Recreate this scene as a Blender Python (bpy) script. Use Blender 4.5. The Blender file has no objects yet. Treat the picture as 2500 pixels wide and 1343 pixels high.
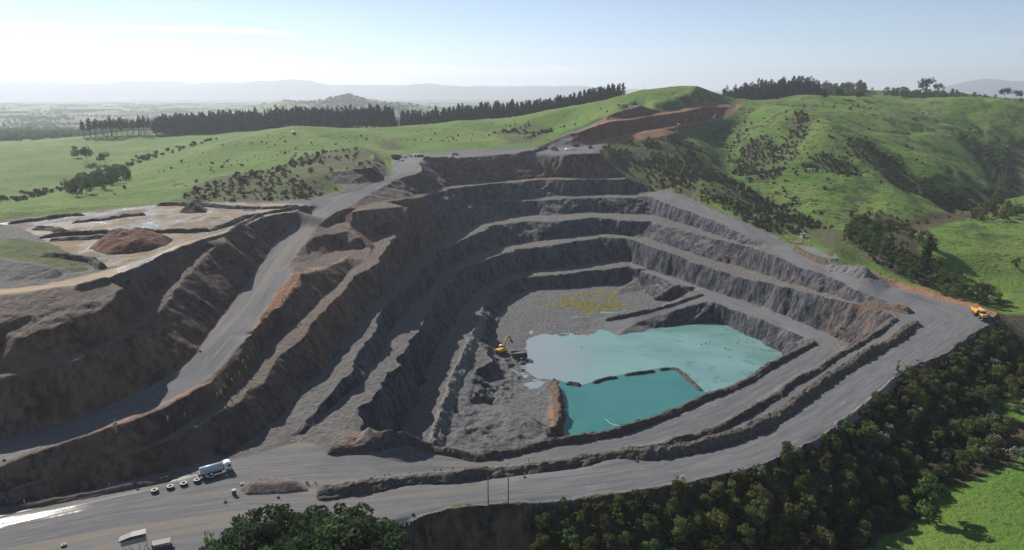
import bpy, bmesh, math, random
import numpy as np
from mathutils import Vector, Matrix
from mathutils.geometry import delaunay_2d_cdt

# ------------------------------------------------------------------ camera, light, sky
C = bpy.context.scene
COL = C.collection
PITCH = math.radians(15.0); CH = 107.0; FPX = 1667.0
cam = bpy.data.cameras.new("camera"); camo = bpy.data.objects.new("camera", cam); COL.objects.link(camo)
camo.location = (0, 0, CH); camo.rotation_euler = (math.pi/2 - PITCH, 0, 0)
cam.sensor_width = 36.0; cam.lens = 36.0*FPX/2500.0
cam.clip_start = 1.0; cam.clip_end = 60000.0
C.camera = camo
C.render.resolution_x = 1024; C.render.resolution_y = 550
C.view_settings.view_transform = 'Standard'; C.view_settings.look = 'None'
C.view_settings.gamma = 1.0; C.view_settings.exposure = 0.78
C.cycles.use_denoising = True
C.cycles.volume_bounces = 0; C.cycles.max_bounces = 5; C.cycles.diffuse_bounces = 2
C.cycles.glossy_bounces = 2; C.cycles.transparent_max_bounces = 6
C.cycles.caustics_reflective = False; C.cycles.caustics_refractive = False

SUN_EL = math.radians(37.0); SUN_AZ = math.radians(-43.0)   # azimuth from +Y, negative = to the left
sun_dir = Vector((math.sin(SUN_AZ)*math.cos(SUN_EL), math.cos(SUN_AZ)*math.cos(SUN_EL), math.sin(SUN_EL)))
sl = bpy.data.lights.new("sun", 'SUN'); sl.energy = 4.5; sl.angle = math.radians(0.5); sl.color = (1.0, 0.95, 0.88)
so = bpy.data.objects.new("sun", sl); COL.objects.link(so)
so.rotation_euler = sun_dir.to_track_quat('Z', 'Y').to_euler(); so.location = (-300, 300, 600)

def nd(nt, typ, **kw):
    n = nt.nodes.new(typ)
    for k, v in kw.items():
        if k.startswith('i_'):
            n.inputs[k[2:].replace('_', ' ')].default_value = v
        else:
            setattr(n, k, v)
    return n
def lk(nt, a, b): nt.links.new(a, b)
def mth(nt, op, a, b=None, c=None, clamp=False):
    n = nt.nodes.new('ShaderNodeMath'); n.operation = op; n.use_clamp = clamp
    for i, v in enumerate((a, b, c)):
        if v is None: continue
        if isinstance(v, (int, float)): n.inputs[i].default_value = v
        else: nt.links.new(v, n.inputs[i])
    return n.outputs[0]
def mixc(nt, f, a, b, mode='MIX'):
    n = nt.nodes.new('ShaderNodeMix'); n.data_type = 'RGBA'; n.blend_type = mode; n.clamp_factor = True
    for k, v in ((0, f), (6, a), (7, b)):
        if isinstance(v, (int, float)): n.inputs[k].default_value = v
        elif isinstance(v, tuple): n.inputs[k].default_value = (*v, 1) if len(v) == 3 else v
        else: nt.links.new(v, n.inputs[k])
    return n.outputs[2]
def sstep(nt, v, lo, hi):
    n = nt.nodes.new('ShaderNodeMapRange'); n.interpolation_type = 'SMOOTHSTEP'
    nt.links.new(v, n.inputs[0]); n.inputs[1].default_value = lo; n.inputs[2].default_value = hi
    return n.outputs[0]
def noise(nt, vec, scale, detail=3.0, rough=0.55, out=0, dist=0.0):
    n = nt.nodes.new('ShaderNodeTexNoise'); n.inputs['Scale'].default_value = scale
    n.inputs['Detail'].default_value = detail; n.inputs['Roughness'].default_value = rough
    n.inputs['Distortion'].default_value = dist
    if vec is not None: nt.links.new(vec, n.inputs['Vector'])
    return n.outputs[out]

def make_world():
    w = bpy.data.worlds.new("World"); C.world = w; w.use_nodes = True
    nt = w.node_tree; nt.nodes.clear()
    out = nt.nodes.new('ShaderNodeOutputWorld'); bg = nt.nodes.new('ShaderNodeBackground')
    sky = nt.nodes.new('ShaderNodeTexSky'); sky.sky_type = 'NISHITA'; sky.sun_disc = False
    sky.sun_elevation = SUN_EL; sky.sun_rotation = SUN_AZ
    sky.altitude = 100; sky.air_density = 0.65; sky.dust_density = 0.0; sky.ozone_density = 1.0
    bg.inputs['Strength'].default_value = SKY_STRENGTH
    geo = nt.nodes.new('ShaderNodeTexCoord'); sep = nt.nodes.new('ShaderNodeSeparateXYZ')
    lk(nt, geo.outputs['Generated'], sep.inputs[0])
    az = mth(nt, 'ARCTAN2', sep.outputs[0], sep.outputs[1])
    el = mth(nt, 'ARCSINE', sep.outputs[2])
    # flat cloud bank low over the far mountains
    cmb = nt.nodes.new('ShaderNodeCombineXYZ'); lk(nt, az, cmb.inputs[0]); lk(nt, mth(nt, 'MULTIPLY', el, 2.6), cmb.inputs[1])
    n1 = noise(nt, cmb.outputs[0], 24.0, 6.0, 0.6)
    n1b = noise(nt, cmb.outputs[0], 5.0, 2.0, 0.5)
    top = mth(nt, 'ADD', mth(nt, 'MULTIPLY', n1, 0.024), mth(nt, 'ADD', mth(nt, 'MULTIPLY', n1b, 0.012), 0.018))
    bank = mth(nt, 'MULTIPLY', sstep(nt, mth(nt, 'SUBTRACT', top, el), -0.0005, 0.004), sstep(nt, el, 0.005, 0.03))
    azf = sstep(nt, az, 0.26, -0.02)
    bank = mth(nt, 'MULTIPLY', bank, mth(nt, 'MULTIPLY', azf, 0.95))
    # thin bright streaks of high cloud, upper left
    cm2 = nt.nodes.new('ShaderNodeCombineXYZ'); lk(nt, mth(nt, 'MULTIPLY', az, 1.0), cm2.inputs[0]); lk(nt, mth(nt, 'MULTIPLY', el, 9.0), cm2.inputs[1])
    n2 = noise(nt, cm2.outputs[0], 9.0, 5.0, 0.62)
    def streak(a0, a1, e0, slope, wid, seed):
        e = mth(nt, 'SUBTRACT', el, mth(nt, 'ADD', mth(nt, 'MULTIPLY', mth(nt, 'SUBTRACT', az, a0), slope), e0))
        e = mth(nt, 'ADD', e, mth(nt, 'MULTIPLY', mth(nt, 'SUBTRACT', n2, 0.5), 0.0045))
        a = mth(nt, 'ABSOLUTE', e)
        m = sstep(nt, a, wid, wid*0.15)
        m = mth(nt, 'MULTIPLY', m, mth(nt, 'MULTIPLY', sstep(nt, az, a0-0.02, a0+0.05), sstep(nt, az, a1+0.03, a1-0.09)))
        return m
    s1 = streak(-0.74, -0.545, 0.073, 0.012, 0.0042, 1)
    s2 = streak(-0.487, -0.285, 0.0765, -0.004, 0.0046, 2)
    s3 = streak(-0.528, -0.488, 0.0757, 0.0, 0.0028, 3)
    st = mth(nt, 'MAXIMUM', mth(nt, 'MAXIMUM', s1, s2), s3)
    # faint veil of very thin cirrus
    n3 = noise(nt, cm2.outputs[0], 3.0, 5.0, 0.6)
    veil = mth(nt, 'MULTIPLY', sstep(nt, n3, 0.45, 0.8), 0.05)
    cl = mth(nt, 'MAXIMUM', mth(nt, 'MAXIMUM', bank, st), veil)
    hs = nt.nodes.new('ShaderNodeHueSaturation'); hs.inputs['Saturation'].default_value = 1.0
    lk(nt, sky.outputs[0], hs.inputs['Color'])
    col = mixc(nt, cl, hs.outputs[0], (10.5, 10.6, 10.8))
    lk(nt, col, bg.inputs['Color']); lk(nt, bg.outputs[0], out.inputs[0])
SKY_STRENGTH = 0.068
make_world()

# ------------------------------------------------------------------ picture <-> place
CP, SP = math.cos(PITCH), math.sin(PITCH)
def ray(px, py):
    px = np.asarray(px, float); py = np.asarray(py, float); v = (py - 671.5)/FPX
    return (px - 1250.0)/FPX, CP - v*SP, -(SP + v*CP)
def project(p):
    p = np.asarray(p, float); z = p[..., 2] - CH
    f = p[..., 1]*CP - z*SP; u = p[..., 1]*SP + z*CP
    return 1250.0 + FPX*p[..., 0]/f, 671.5 - FPX*u/f
def parse(s):
    out = []
    for t in s.split():
        a = t.split(','); out.append((float(a[0]), float(a[1]), float(a[2]) if len(a) > 2 else None))
    px = np.array([(a, b) for a, b, c in out])
    seg = np.r_[0, np.cumsum(np.hypot(*np.diff(px, axis=0).T))] if len(px) > 1 else np.zeros(1)
    kn = [i for i, o in enumerate(out) if o[2] is not None]
    val = np.interp(seg, seg[kn], [out[i][2] for i in kn])
    return px, val
def zline(s):                     # picture points at known heights -> points of the place
    px, z = parse(s); X, Y, Z = ray(px[:, 0], px[:, 1]); t = (z - CH)/Z
    return np.c_[X*t, Y*t, z]
def dline(s):                     # picture points at known forward distances
    px, d = parse(s); X, Y, Z = ray(px[:, 0], px[:, 1]); t = d/Y
    return np.c_[X*t, d, CH + Z*t]

# ------------------------------------------------------------------ survey of the quarry: crest and toe lines
WATER = -34.0
ZL = [
 # outer edge of the front haul road
 "-500,1440,0 0,1420 400,1390 560,1345 700,1320 850,1300 930,1288 1000,1270 1100,1240 1200,1232 1300,1226 1400,1218 1500,1206 1600,1190 1700,1172 1800,1150 1880,1125 1960,1090 2040,1045 2110,990 2160,950 2200,905 2240,887 2300,870 2350,832 2400,800 2440,783,0",
 # inner edge of the front ramp (crest above the water) from the bottom corner to the west end
 "2003,840,-20 1988,830 1962,847 1911,873 1860,903 1772,949 1716,967 1640,1004 1573,1030 1496,1053 1419,1066 1337,1078 1240,1100 1209,1104 1158,1112 1106,1097 1055,1090 978,1089 876,1089 799,1093,-0.5",
 "2060,870,-20 2001,849 1937,885 1877,918 1778,967 1714,1004 1573,1051 1496,1074 1404,1090 1337,1102 1240,1118 1170,1124 1068,1106 978,1104 876,1103 797,1107,-0.3",
 "2075,842,-20 2040,867 1993,900 1937,928 1860,980 1816,1007 1752,1040 1701,1063 1624,1076 1547,1093 1470,1110 1419,1121 1240,1138 1030,1156 763,1175,0",
 # middle strip edge and the main road under the long bund
 "2185,775,0 2142,812 2090,842 2039,870 1993,903 1937,932 1860,985 1816,1012,0 1752,1045 1701,1068 1600,1096 1500,1115,0.5",
 "2247,782,0 2206,821 2142,862 2078,896 2026,934 1962,995 1911,1031 1860,1052 1778,1082 1650,1105 1522,1133 1419,1151 1317,1160 1240,1168 1055,1183 876,1200 792,1203,0",
 "600,1205,0 750,1205,0", "560,1175,0 0,1300,0 -500,1420,0",
 # B1 right: crest over the water, toe under B2
 "2003,839,-20.5 1988,829 1962,820,-21.5 1919,797 1877,787,-22.3 1816,764,-22.8 1752,741 1734,733,-22.2",
 "1690,713,-22.2 1624,682 1565,664 1532,651,-22 1506,654 1417,663,-23.3 1363,671 1291,677,-24.8 1255,682 1225,698,-25 1200,722 1190,730 1174,760,-24.3 1165,793 1152,819 1132,870 1106,924 1091,978 1073,1029 1058,1083,-22.5",
 "2050,845,-20.5 2014,812,-20.8 1962,791,-21.5 1911,769,-22 1842,741,-22.6 1778,723 1714,702,-22.2 1665,684 1583,658 1532,636,-22 1470,640 1394,652,-23.2 1301,658,-24.6 1234,672,-25 1196,690 1158,718 1127,752,-24 1106,790 1085,830 1060,870 1035,915 1022,950 1012,1000 985,1040 960,1083,-22",
 
 # ramp down to the floor
 "1714,721,-22.3 1624,751,-26 1547,769,-29 1478,780,-31.8 1440,792,-33.2",
 "1734,733,-22.4 1650,756,-26.3 1586,777,-29.5 1547,792,-31.3 1519,805,-32.7 1507,821,-34.2",
 "1757,791,-34.3 1675,793 1598,806 1547,816 1507,827 1480,817,-34.4",
 "1640,739,-33.2 1600,751,-33.2 1540,767,-33.2 1470,777,-33.2",
 # toes around the floor
 "1655,733,-32.5 1600,735,-33 1570,712 1552,692 1534,690 1445,697 1368,703 1300,708 1255,717 1235,735 1222,760 1212,790 1205,820 1200,845,-33",
 "1762,793,-34.6 1790,804 1820,818 1860,840 1886,855 1909,868,-34.4",
 "1909,868,-35.5 1890,890 1850,925 1800,960 1700,1005 1600,1045 1500,1075 1390,1090,-36",
 "1100,1100,-25 1250,1108,-26 1350,1090,-27",
 # floor
 "1300,770,-33 1400,740,-33 1500,720,-33", "1260,830,-33.2 1300,792,-33.7 1380,772,-33.95 1440,768,-34.05 1500,762,-34.0 1545,757,-33.8",
 "1295,812,-34.05 1320,816,-34.0 1350,812,-33.9 1375,800,-33.6 1400,818,-33.9 1420,825,-34.0 1440,812,-33.8 1447,806,-34.0 1475,808,-34.3 1507,823,-34.5",
 "1290,830,-34.1 1285,860,-34.1 1283,880,-34.1 1278,905,-34.0 1270,930,-34.0 1300,945,-34.1 1345,950,-34.2",
 "1400,850,-34.9 1500,850,-35 1650,850,-35.0 1800,850,-34.9", "1420,950,-36 1550,930,-36 1650,950,-36 1500,1030,-37", "1720,930,-35 1800,900,-34.9 1850,880,-34.7",
 "1382,970,-36 1385,1010,-36.5 1380,1060,-36.5", "1350,1062,-33.2 1371,1066,-34.5 1400,1080,-35",
 # peninsula between the excavated hollow and the deep water
 "1350,926,-32.3 1358,950,-31.6 1366,990,-31.0 1368,1016,-30.5 1362,1047,-30.5",
 "1372,930,-35 1374,950,-35 1378,990,-35.3 1381,1016,-35.5 1376,1052,-35.5",
 "1338,926,-34.0 1335,960,-33.2 1330,1000,-33 1325,1025,-32.5",
 # upper gravel floor, its cut edge and the hollow below
 "1183,852,-26.5 1204,882,-26.5 1158,908 1163,921 1147,932 1165,949 1150,983 1158,993 1183,998 1222,1006 1260,1017,-27 1300,1030 1335,1045,-28",
 "1215,860,-32.5 1222,900,-33 1200,925,-33 1205,950,-33 1200,985,-33 1240,988,-33 1275,1000,-33 1310,1015,-32.5",
 "1140,900,-26 1120,1000,-25.5 1090,1070,-25", "1080,1083,-25 1150,1060,-25.5 1230,1050,-26 1300,1060,-26.5 1330,1075,-27",
 "1182,800,-26.5 1166,830,-26.5 1150,870,-26.2 1123,924,-26 1107,978,-25.5 1088,1029,-25.2 1073,1083,-25",
 # B2
 "1045,780,-7.2 1042,790 1014,824 978,862 963,873 973,888 940,926 902,978,-3.5 876,1001 825,1042,-1.5",
 "1524,580,-5.3 1470,580 1383,593,-6.5 1317,603 1260,609,-9.6 1209,628 1160,642,-9 1117,664 1099,690 1076,710 1058,745 1045,778,-7.2",
 "1524,580,-5.3 1575,598 1634,618,-6.5 1690,639 1752,659,-9 1816,680,-9.5 1875,692,-8 1911,700 1962,713,-5.5 2039,731 2106,746,-2.5 2167,759 2185,772,0",
 "2226,757,0 2180,757,-0.8 2116,744 2065,730 2001,713,-4.5 1937,696 1877,672,-8 1816,655,-9.3 1752,639,-8.8 1701,624 1624,598,-6.3 1583,585,-5.4 1534,574,-5.3 1470,571 1368,581,-6.5 1300,591,-8.6 1240,599,-9.6 1158,623,-9 1106,644 1068,675,-8 1042,710 1004,749 966,787,-5.5 950,815 938,845 915,880 885,930 860,952 810,995,-2 770,1040 727,1065,-0.5",
 "727,1067,-0.3 680,1095,0 640,1115,0", "827,1045,-1.5 850,1056,-1.5 880,1075,-1 930,1082,-1 980,1086,-1.5",
 "850,1052,-2 900,1062,-4 950,1075,-6 1000,1088,-8", "905,1062,-14 950,1072,-19 975,1084,-20",
 # B3
 "1593,541,5.6 1522,539 1445,531,6.2 1419,534 1350,541,5.3 1240,537,4.5 1209,549 1147,580 1117,593 1088,605 1055,620,4.8 1040,640 1012,688 985,712 960,735 930,760 920,796,3.5 889,839 858,896 832,934 809,965,1.8 768,1013 735,1040 704,1067,0.2",
 "1593,541,5.6 1619,547 1665,559,4.6 1726,577,3.6 1803,598,3.8 1877,621,5 1911,634,5 1970,657,4.5 2014,669 2055,690,3.2 2096,710,2.4 2142,726,1.5 2188,741,1 2226,754,0.2",
 "1867,605,5.6 1813,598,4 1752,575,3.7 1701,557 1650,541,4.8 1591,524,5.7 1520,523 1445,518,6.2 1350,526,5.4 1240,524,4.6 1180,540 1110,575 1060,600,5 1019,623,5 985,650 950,700 914,735,4.5 876,775 850,815 825,862 799,893 763,926,2 722,985 671,1031,0.8 600,1085,0 560,1112 480,1133 400,1152 320,1172 200,1200 100,1222 0,1243 -200,1290,0",
 # B4
 "1580,476,18.4 1537,482 1470,483,17.7 1394,485 1317,489 1240,494,15.2 1165,497,15.8 1147,507 1119,515,17.5 1068,519 1050,520,20",
 "1580,478,18.8 1624,495,17 1675,513 1726,531,13 1778,554 1829,577,9 1877,603,6",
 "1600,468,19 1470,474,18.8 1368,478,18 1240,487,16.2 1183,489 1130,500,18",
 "981,563,24.5 953,590 930,636,20.5 914,649 863,677,18.5 840,708 799,751 763,787,16 740,824 707,850,13.5 676,870 662,896 645,937,11.3 612,947 589,978 512,1016,9 474,1044 343,1103,6 179,1156,4.4 64,1189,3.4 0,1212,3 -200,1265,3",
 "905,580,23.5 918,605 896,634,20.5 861,655,19 830,690,18 763,751,16.8 722,787,16 676,818 643,850,13 589,937 550,985,10 486,1016 410,1062 320,1104,6 200,1147 64,1184,3.6 0,1206,3.2 -200,1258,3.2",
 # brown fan over the west end of B4 and B3
 "1050,523,19.5 1075,545,12.5 1106,575,5.2",
 # pit-side shoulder of the west haul ramp
 "748,669,26.5 733,692,25.5 704,726,24 679,751,22.7 658,774,21.4 620,815,19.6 602,840 581,868,17.6 540,910,16.3 512,936 460,962,15.3 397,993 320,1027,13.3 243,1053 154,1082,10.8 56,1112 0,1135,9 -200,1200,6",
 "825,513,38.4 799,531,37 774,554,34.5 758,570 743,595,31.6 722,623 704,646,29 717,669,28 681,705,26 646,762,22.7 620,805,21 602,824 563,865,18.7 525,908,16.9 474,944,15.7 397,988,14 320,1019,13 243,1047 154,1075,10.6 56,1102 0,1127,8.8 -200,1190,6",
 "774,508,39 720,544,36 679,582,33 646,634,30 602,695,26.2 550,762,22.5 525,793,21 504,827,20 479,862,18.7 445,893,17.3 399,926,15.7 340,960,14.2 256,996,12.3 154,1034,10.5 77,1054 0,1080,8.8 -200,1140,6",
 # bowl and pads beside the ramp
 "768,578,32.5 790,573 820,571,31 848,566,30.5 857,560,31", "784,565,32.8 830,538,32.8 850,534,33.2",
 "745,655,27.5 790,622,25 830,606,23.5 880,612,22.3", "720,655,28.6 742,640,28 760,612,28 790,596,28", "735,668,27.8 780,661,25.5 830,641,23.3 865,617,22.3 878,609,22.2",
 "859,557,31.5 880,580,28 905,604,23.5 912,622,21.5", "860,516,38.5 915,511,37.5 985,503,36.5 998,506,36", "856,549,32.3",
 "915,579,23.6 945,573,24 975,564,24.5",
 # back wall: B5 ledge and the rim road
 "1529,438,31 1452,437 1406,438,31.4 1337,438 1240,446,29.7 1170,453 1101,461,30.3 1048,476,33 1027,482 978,489,36 902,498,38 872,507,38.3",
 "1529,433,31.2 1400,431,31.6 1240,440,29.9 1170,446 1100,454,30.5 1040,470,33.3 990,482,36.2 910,493,38.2",
 "1458,374,52 1394,377,51.5 1304,374 1240,375 1183,379 1100,386 1030,391 1022,396,50.5 1032,412,47.8 1019,423,46.8 973,436,45.3 914,464,43 871,492,40.5 825,515,38.5",
 "1486,350,58 1400,358,55 1350,360,54 1300,361,53.5 1240,364,53 1180,370,52.5 1100,376,52 1000,380,51.5 948,384,51 957,405,49.2 953,428,47 950,435,46.5 909,447,45 876,464,43.8 850,471,43 760,488,42 640,497,44",
 # west plateau
 "0,719,42.5 179,698,43.2 256,685 323,667,44 384,636 435,611 486,590 548,575,44 589,553 640,529,44 671,523 722,513,42.8 758,501,41.2 776,503,40",
 "0,545,44 60,532 200,520 380,500 540,495 640,496,44", "0,600,44 200,560,44 420,540,44 600,520,44", "120,600,43.5 300,600,43.5 420,590,44 250,650,43.5", "-300,610,44 -300,760,42",
 "0,685,42.8 80,685 150,676 205,662 225,650,43.3", "-250,640,47.5 0,630,47 60,641,46.8 140,655,45.6 170,667,44.6 190,668,44", "-250,580,48.5 0,580,48.5 60,586,48 130,604,46 160,628,45",
 # lumpy bench k on the west slope and the piled bench j
 "553,593,42.5 532,603 512,618 481,649,38 435,703,35.5 399,744,33 358,783,31 328,809,30 282,834 256,844 189,878,27.6 128,896 90,902 0,926,24.6 -200,975,20",
 "545,590,43 509,608 479,623,39.5 422,685,36.5 371,728,34.3 333,759,32.5 320,775 305,798,30.6 282,824,29.6 230,844,28 179,867,28 77,893 0,914,25 -200,960,20.5",
 "307,705,41.5 256,751,39 179,780,36.8 115,805 46,823 0,824,33.3 -200,850,31", "294,708,42 243,726,40.8 174,744,39.7 100,765,38.2 0,790,37 -200,820,35",
]
DL = [
 # grass ridge west of the plateau, then along the skyline of the near hills
 # red cut climbing the hill at the back
 "1411,346,700 1470,338,722 1573,318,760 1650,305,802 1726,293,868 1765,284,895", "1394,327,706 1411,323,709 1486,297,733 1529,293,758 1598,282,790 1675,272,838 1719,261,888 1770,262,925",
 "1400,324,716 1480,295,745 1529,290,770 1598,279,800 1675,268,850 1719,258,900", "1483,283,758 1522,267,780 1565,257,797 1588,265,808 1624,272,820 1675,263,862 1708,250,905 1714,241,925",
 "1440,357,697 1480,349,711 1573,323,745 1650,309,788 1726,298,856", "1450,361,690 1500,356,703 1620,341,735 1700,306,828", "1714,241,930 1760,248,950 1818,258,968", "1740,301,858 1780,280,905 1818,260,955", "1770,268,918 1795,262,945",
 "-150,545,335 0,520,352 100,498,395 200,474,440 300,446,500 350,430,540 420,402,595 500,370,650 560,342,695 640,318,745 722,305,800 825,314,830 925,311,850 1030,306,860 1068,303,865 1119,292,875 1209,292,890 1260,286,895 1368,263,905 1419,255,910 1522,243,930 1573,236,945 1660,229,960 1701,236,965",
 "60,515,372 250,490,420 420,470,455", "560,400,560 700,370,640 800,350,690 860,355,700 1000,350,735 1150,345,750 1260,332,790 1350,318,830",
 "450,488,412 560,478,424 660,484,430 760,480,438 850,463,454", "520,440,470 640,422,520 740,385,560 800,370,580 880,361,598 914,371,590", "815,419,478 860,414,486 904,410,494 914,376,574", "925,367,660 960,372,690",
 # valley and fields to the west
 "-150,520,420 20,505,480 150,470,570 240,440,640 310,410,700 400,378,780 520,343,880 600,322,960", "-150,372,740 0,372,760 100,385,740 220,408,700", "0,440,600 120,430,640", "0,360,1000 150,352,950 300,350,900 420,350,880 500,335,960",
 "200,332,1000 350,325,1010 500,322,1040 620,318,1060", "0,330,1500 100,340,1300", "1000,308,1000 1150,300,1020 1300,286,1040 1500,258,1060", "460,318,1060 600,303,1080 720,301,1085 850,309,1065 950,320,1040", "420,312,1200 700,303,1250 950,312,1200",
 # right-hand hills
 "1990,232,1300 2060,212,1400 2150,205,1500 2200,203,1500 2270,207,1450 2330,213,1450 2430,222,1500 2500,235,1500 2700,250,1500",
 "1700,226,1500 1800,224,1500 1900,236,1350", "2000,246,1200 2250,244,1280 2420,250,1250 2550,268,1200",
 "1820,256,1000 1900,250,1050 1960,240,1100 2080,235,1120 2200,246,1100 2300,245,1080 2400,242,1070 2500,258,1040 2700,290,1000",
 "1830,260,975 1900,268,900 1957,285,825 2014,311,780 2078,339,750 2136,357,735 2193,380,715 2282,406,695 2372,444,670 2410,467,655",
 "1990,290,870 2060,325,800 2120,345,775", "2014,322,750 2065,355,715 2103,390,685 2139,413,665", "2000,340,735 2060,385,700 2110,415,672",
 "2100,436,640 2167,457,625 2244,488,612 2295,503,606 2345,522,606", "2110,425,668 2180,440,662 2260,462,655 2330,490,650 2400,510,650",
 "2130,265,1000 2188,283,950 2270,319,900 2334,344,865 2392,380,830 2420,410,800", "2060,290,900 2120,312,880 2200,345,820 2280,378,775 2370,425,735 2430,458,715",
 "2300,300,980 2380,330,930 2450,360,890", "2330,310,950 2360,340,900 2390,365,870",
 "1830,262,965 1800,300,880 1775,345,800 1770,385,740 1800,420,690 1840,455,640", "1726,309,850 1714,343,770 1721,364,735 1696,400,690 1690,425,655 1730,455,600",
 "1850,330,800 1870,370,750 1850,410,700 1800,445,650", "1940,330,780 1950,380,715 1940,430,660 1960,480,600 2000,520,555",
 "1470,362,690 1530,385,680 1590,410,655 1650,440,622 1720,475,580 1800,522,532", "1520,395,665 1580,432,640 1640,458,612",
 "1700,497,560 1800,540,505", "1900,520,560 1960,560,500 2060,590,450", "2020,640,403 2080,650,392 2110,662,375",
 # valley bottom behind the near meadow, and the meadow hill
 "2080,570,475 2180,560,520 2300,532,562 2400,505,612 2450,450,730 2430,405,840 2395,372,900 2340,350,930", "2180,610,420 2260,575,470 2340,558,500 2420,548,520 2500,543,530 2700,540,540",
 "2300,640,410 2400,620,430 2500,610,440 2700,610,440", "2310,690,395 2350,680,412 2450,700,398 2560,710,390", "2210,655,405 2280,688,388",
 "2470,470,720 2500,460,760 2600,450,800", "2470,400,860 2500,380,900",
]
ZL2 = [
 "817,447,47 876,449,46 915,440,45.8 944,430,47.2 948,414,48.9 940,396,50.5",
 # cut wall behind the pad and the land falling away outside the front road
 "2120,662,1 2193,703,0.3 2259,723,0 2308,736,0 2375,754,0 2436,780,0", "2121,655,3 2193,688,4 2259,708,4 2308,720,4 2375,738,4 2432,763,3.5 2446,770,3",
 "2290,700,-4 2350,715,-6 2420,745,-7 2480,790,-7 2550,820,-9",
 "2490,838,-10 2425,868,-9 2380,890,-9 2330,930,-9 2300,960,-9 2250,1000,-9 2200,1050,-10",
 "2500,870,-13 2420,930,-16 2350,1010,-17 2300,1070,-18 2260,1140,-20 2240,1200,-21.5 2215,1250,-21.8 2170,1295,-21.8 2110,1343,-22 2000,1450,-22.5 1800,1550,-23 1500,1600,-23",
 "2550,960,-15 2450,1000,-16.5 2500,1080,-18 2420,1120,-19 2350,1180,-20", "2290,1230,-20 2330,1290,-20 2400,1230,-19 2500,1180,-18 2700,1200,-17 2500,1343,-18 2300,1343,-20 2200,1343,-20.5 2150,1420,-20.8 2600,1500,-18",
 "1960,1130,-5 2040,1090,-5 2110,1040,-5 2160,1000,-4", "1960,1220,-9 2060,1155,-9 2140,1095,-9", "2000,1300,-19 2100,1240,-19 2180,1170,-17",
 "1400,1300,-6 1500,1290,-6 1600,1275,-6 1700,1255,-6 1800,1232,-6 1880,1205,-6", "1350,1420,-14 1500,1410,-14 1650,1390,-14 1800,1360,-14 1900,1315,-13", "950,1340,-5 1100,1320,-6 1250,1320,-8 1330,1300,-8", "1000,1400,-14 1200,1390,-14",
 "-400,1600,-8 0,1560,-8 400,1530,-9 700,1500,-12 900,1450,-12",
 "-600,1100,8 -600,1200,3 -600,1300,0",
]
WORLD = [   # far ring and the land outside the frame
 [(-60, 20, -23), (0, 20, -23), (60, 20, -22)], [(-200, 90, 0), (-120, 60, -10)], [(110, 60, -20), (200, 90, -18), (300, 170, -17), (420, 300, -12), (520, 430, -3)],
 [(-350, 300, 46), (-380, 380, 46), (-300, 200, 30), (-260, 140, 8)], [(-700, 500, 35), (-900, 800, 25), (-1100, 1100, 12)],
 [(700, 650, 20), (900, 900, 60), (1200, 1300, 90)], [(-2600, 2300, -12), (-1500, 2500, -12), (-500, 2500, -12), (200, 2400, -5), (700, 2300, 30), (1400, 2300, 60), (2600, 2300, 40)],
 [(-1400, 1700, 4), (-700, 1700, 4), (-200, 1500, 20), (200, 1500, 40)], [(450, 1700, 70), (800, 1900, 60)],
 [(-24000, 16000, -14), (-9000, 23500, -14), (0, 24000, -14), (9000, 23500, -14), (24000, 16000, -14), (24000, -200, -14), (-24000, -200, -14)],
 [(-4000, 3500, -14), (-2000, 4000, -14), (0, 4000, -14), (1500, 4000, -14), (4000, 3500, -14)],
]

def build_tin():
    lines = [zline(s) for s in ZL + ZL2] + [dline(s) for s in DL] + [np.array(w, float) for w in WORLD]
    pts, edges, zs = [], [], []
    for L in lines:
        prev = None
        for i in range(len(L)):
            if i == 0: seq = [L[0]]
            else:
                d = np.hypot(*(L[i]-L[i-1])[:2]); r = np.hypot(*L[i][:2]); n = max(1, int(d/max(9.0, r*0.03)))
                seq = [L[i-1] + (L[i]-L[i-1])*k/n for k in range(1, n+1)]
            for p in seq:
                pts.append(Vector((p[0], p[1]))); zs.append(p[2])
                if prev is not None: edges.append((prev, len(pts)-1))
                prev = len(pts)-1
    V, E, F, ov, oe, of = delaunay_2d_cdt(pts, edges, [], 0, 0.3)
    V = np.array([(v.x, v.y) for v in V]); zs = np.array(zs); P = np.array([(p.x, p.y) for p in pts])
    Z = np.zeros(len(V)); Ea = np.array(edges); A = P[Ea[:, 0]]; B = P[Ea[:, 1]]; AB = B-A; LL = (AB**2).sum(1)+1e-9
    for i, o in enumerate(ov):
        if len(o): Z[i] = zs[list(o)].mean()
        else:
            t = np.clip(((V[i]-A)*AB).sum(1)/LL, 0, 1); d = ((A+AB*t[:, None]-V[i])**2).sum(1)
            k = np.argsort(d)[:2]; Z[i] = np.mean(zs[Ea[k, 0]]*(1-t[k]) + zs[Ea[k, 1]]*t[k])
    return V, Z, np.array([f for f in F if len(f) == 3])

# polar survey grid round the camera foot: fine near, coarse far
NA = 1350
AZ = np.linspace(-0.84, 0.84, NA)
def rows():
    r = [58.0]
    while r[-1] < 22000:
        q = r[-1]
        r.append(q + (max(0.34, q*0.0021) if q < 380 else 0.85 if q < 760 else q*0.0030 if q < 1600 else q*0.010))
    return np.array(r)
R = rows(); NR = len(R)
GX = R[:, None]*np.sin(AZ)[None, :]; GY = R[:, None]*np.cos(AZ)[None, :]

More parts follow.
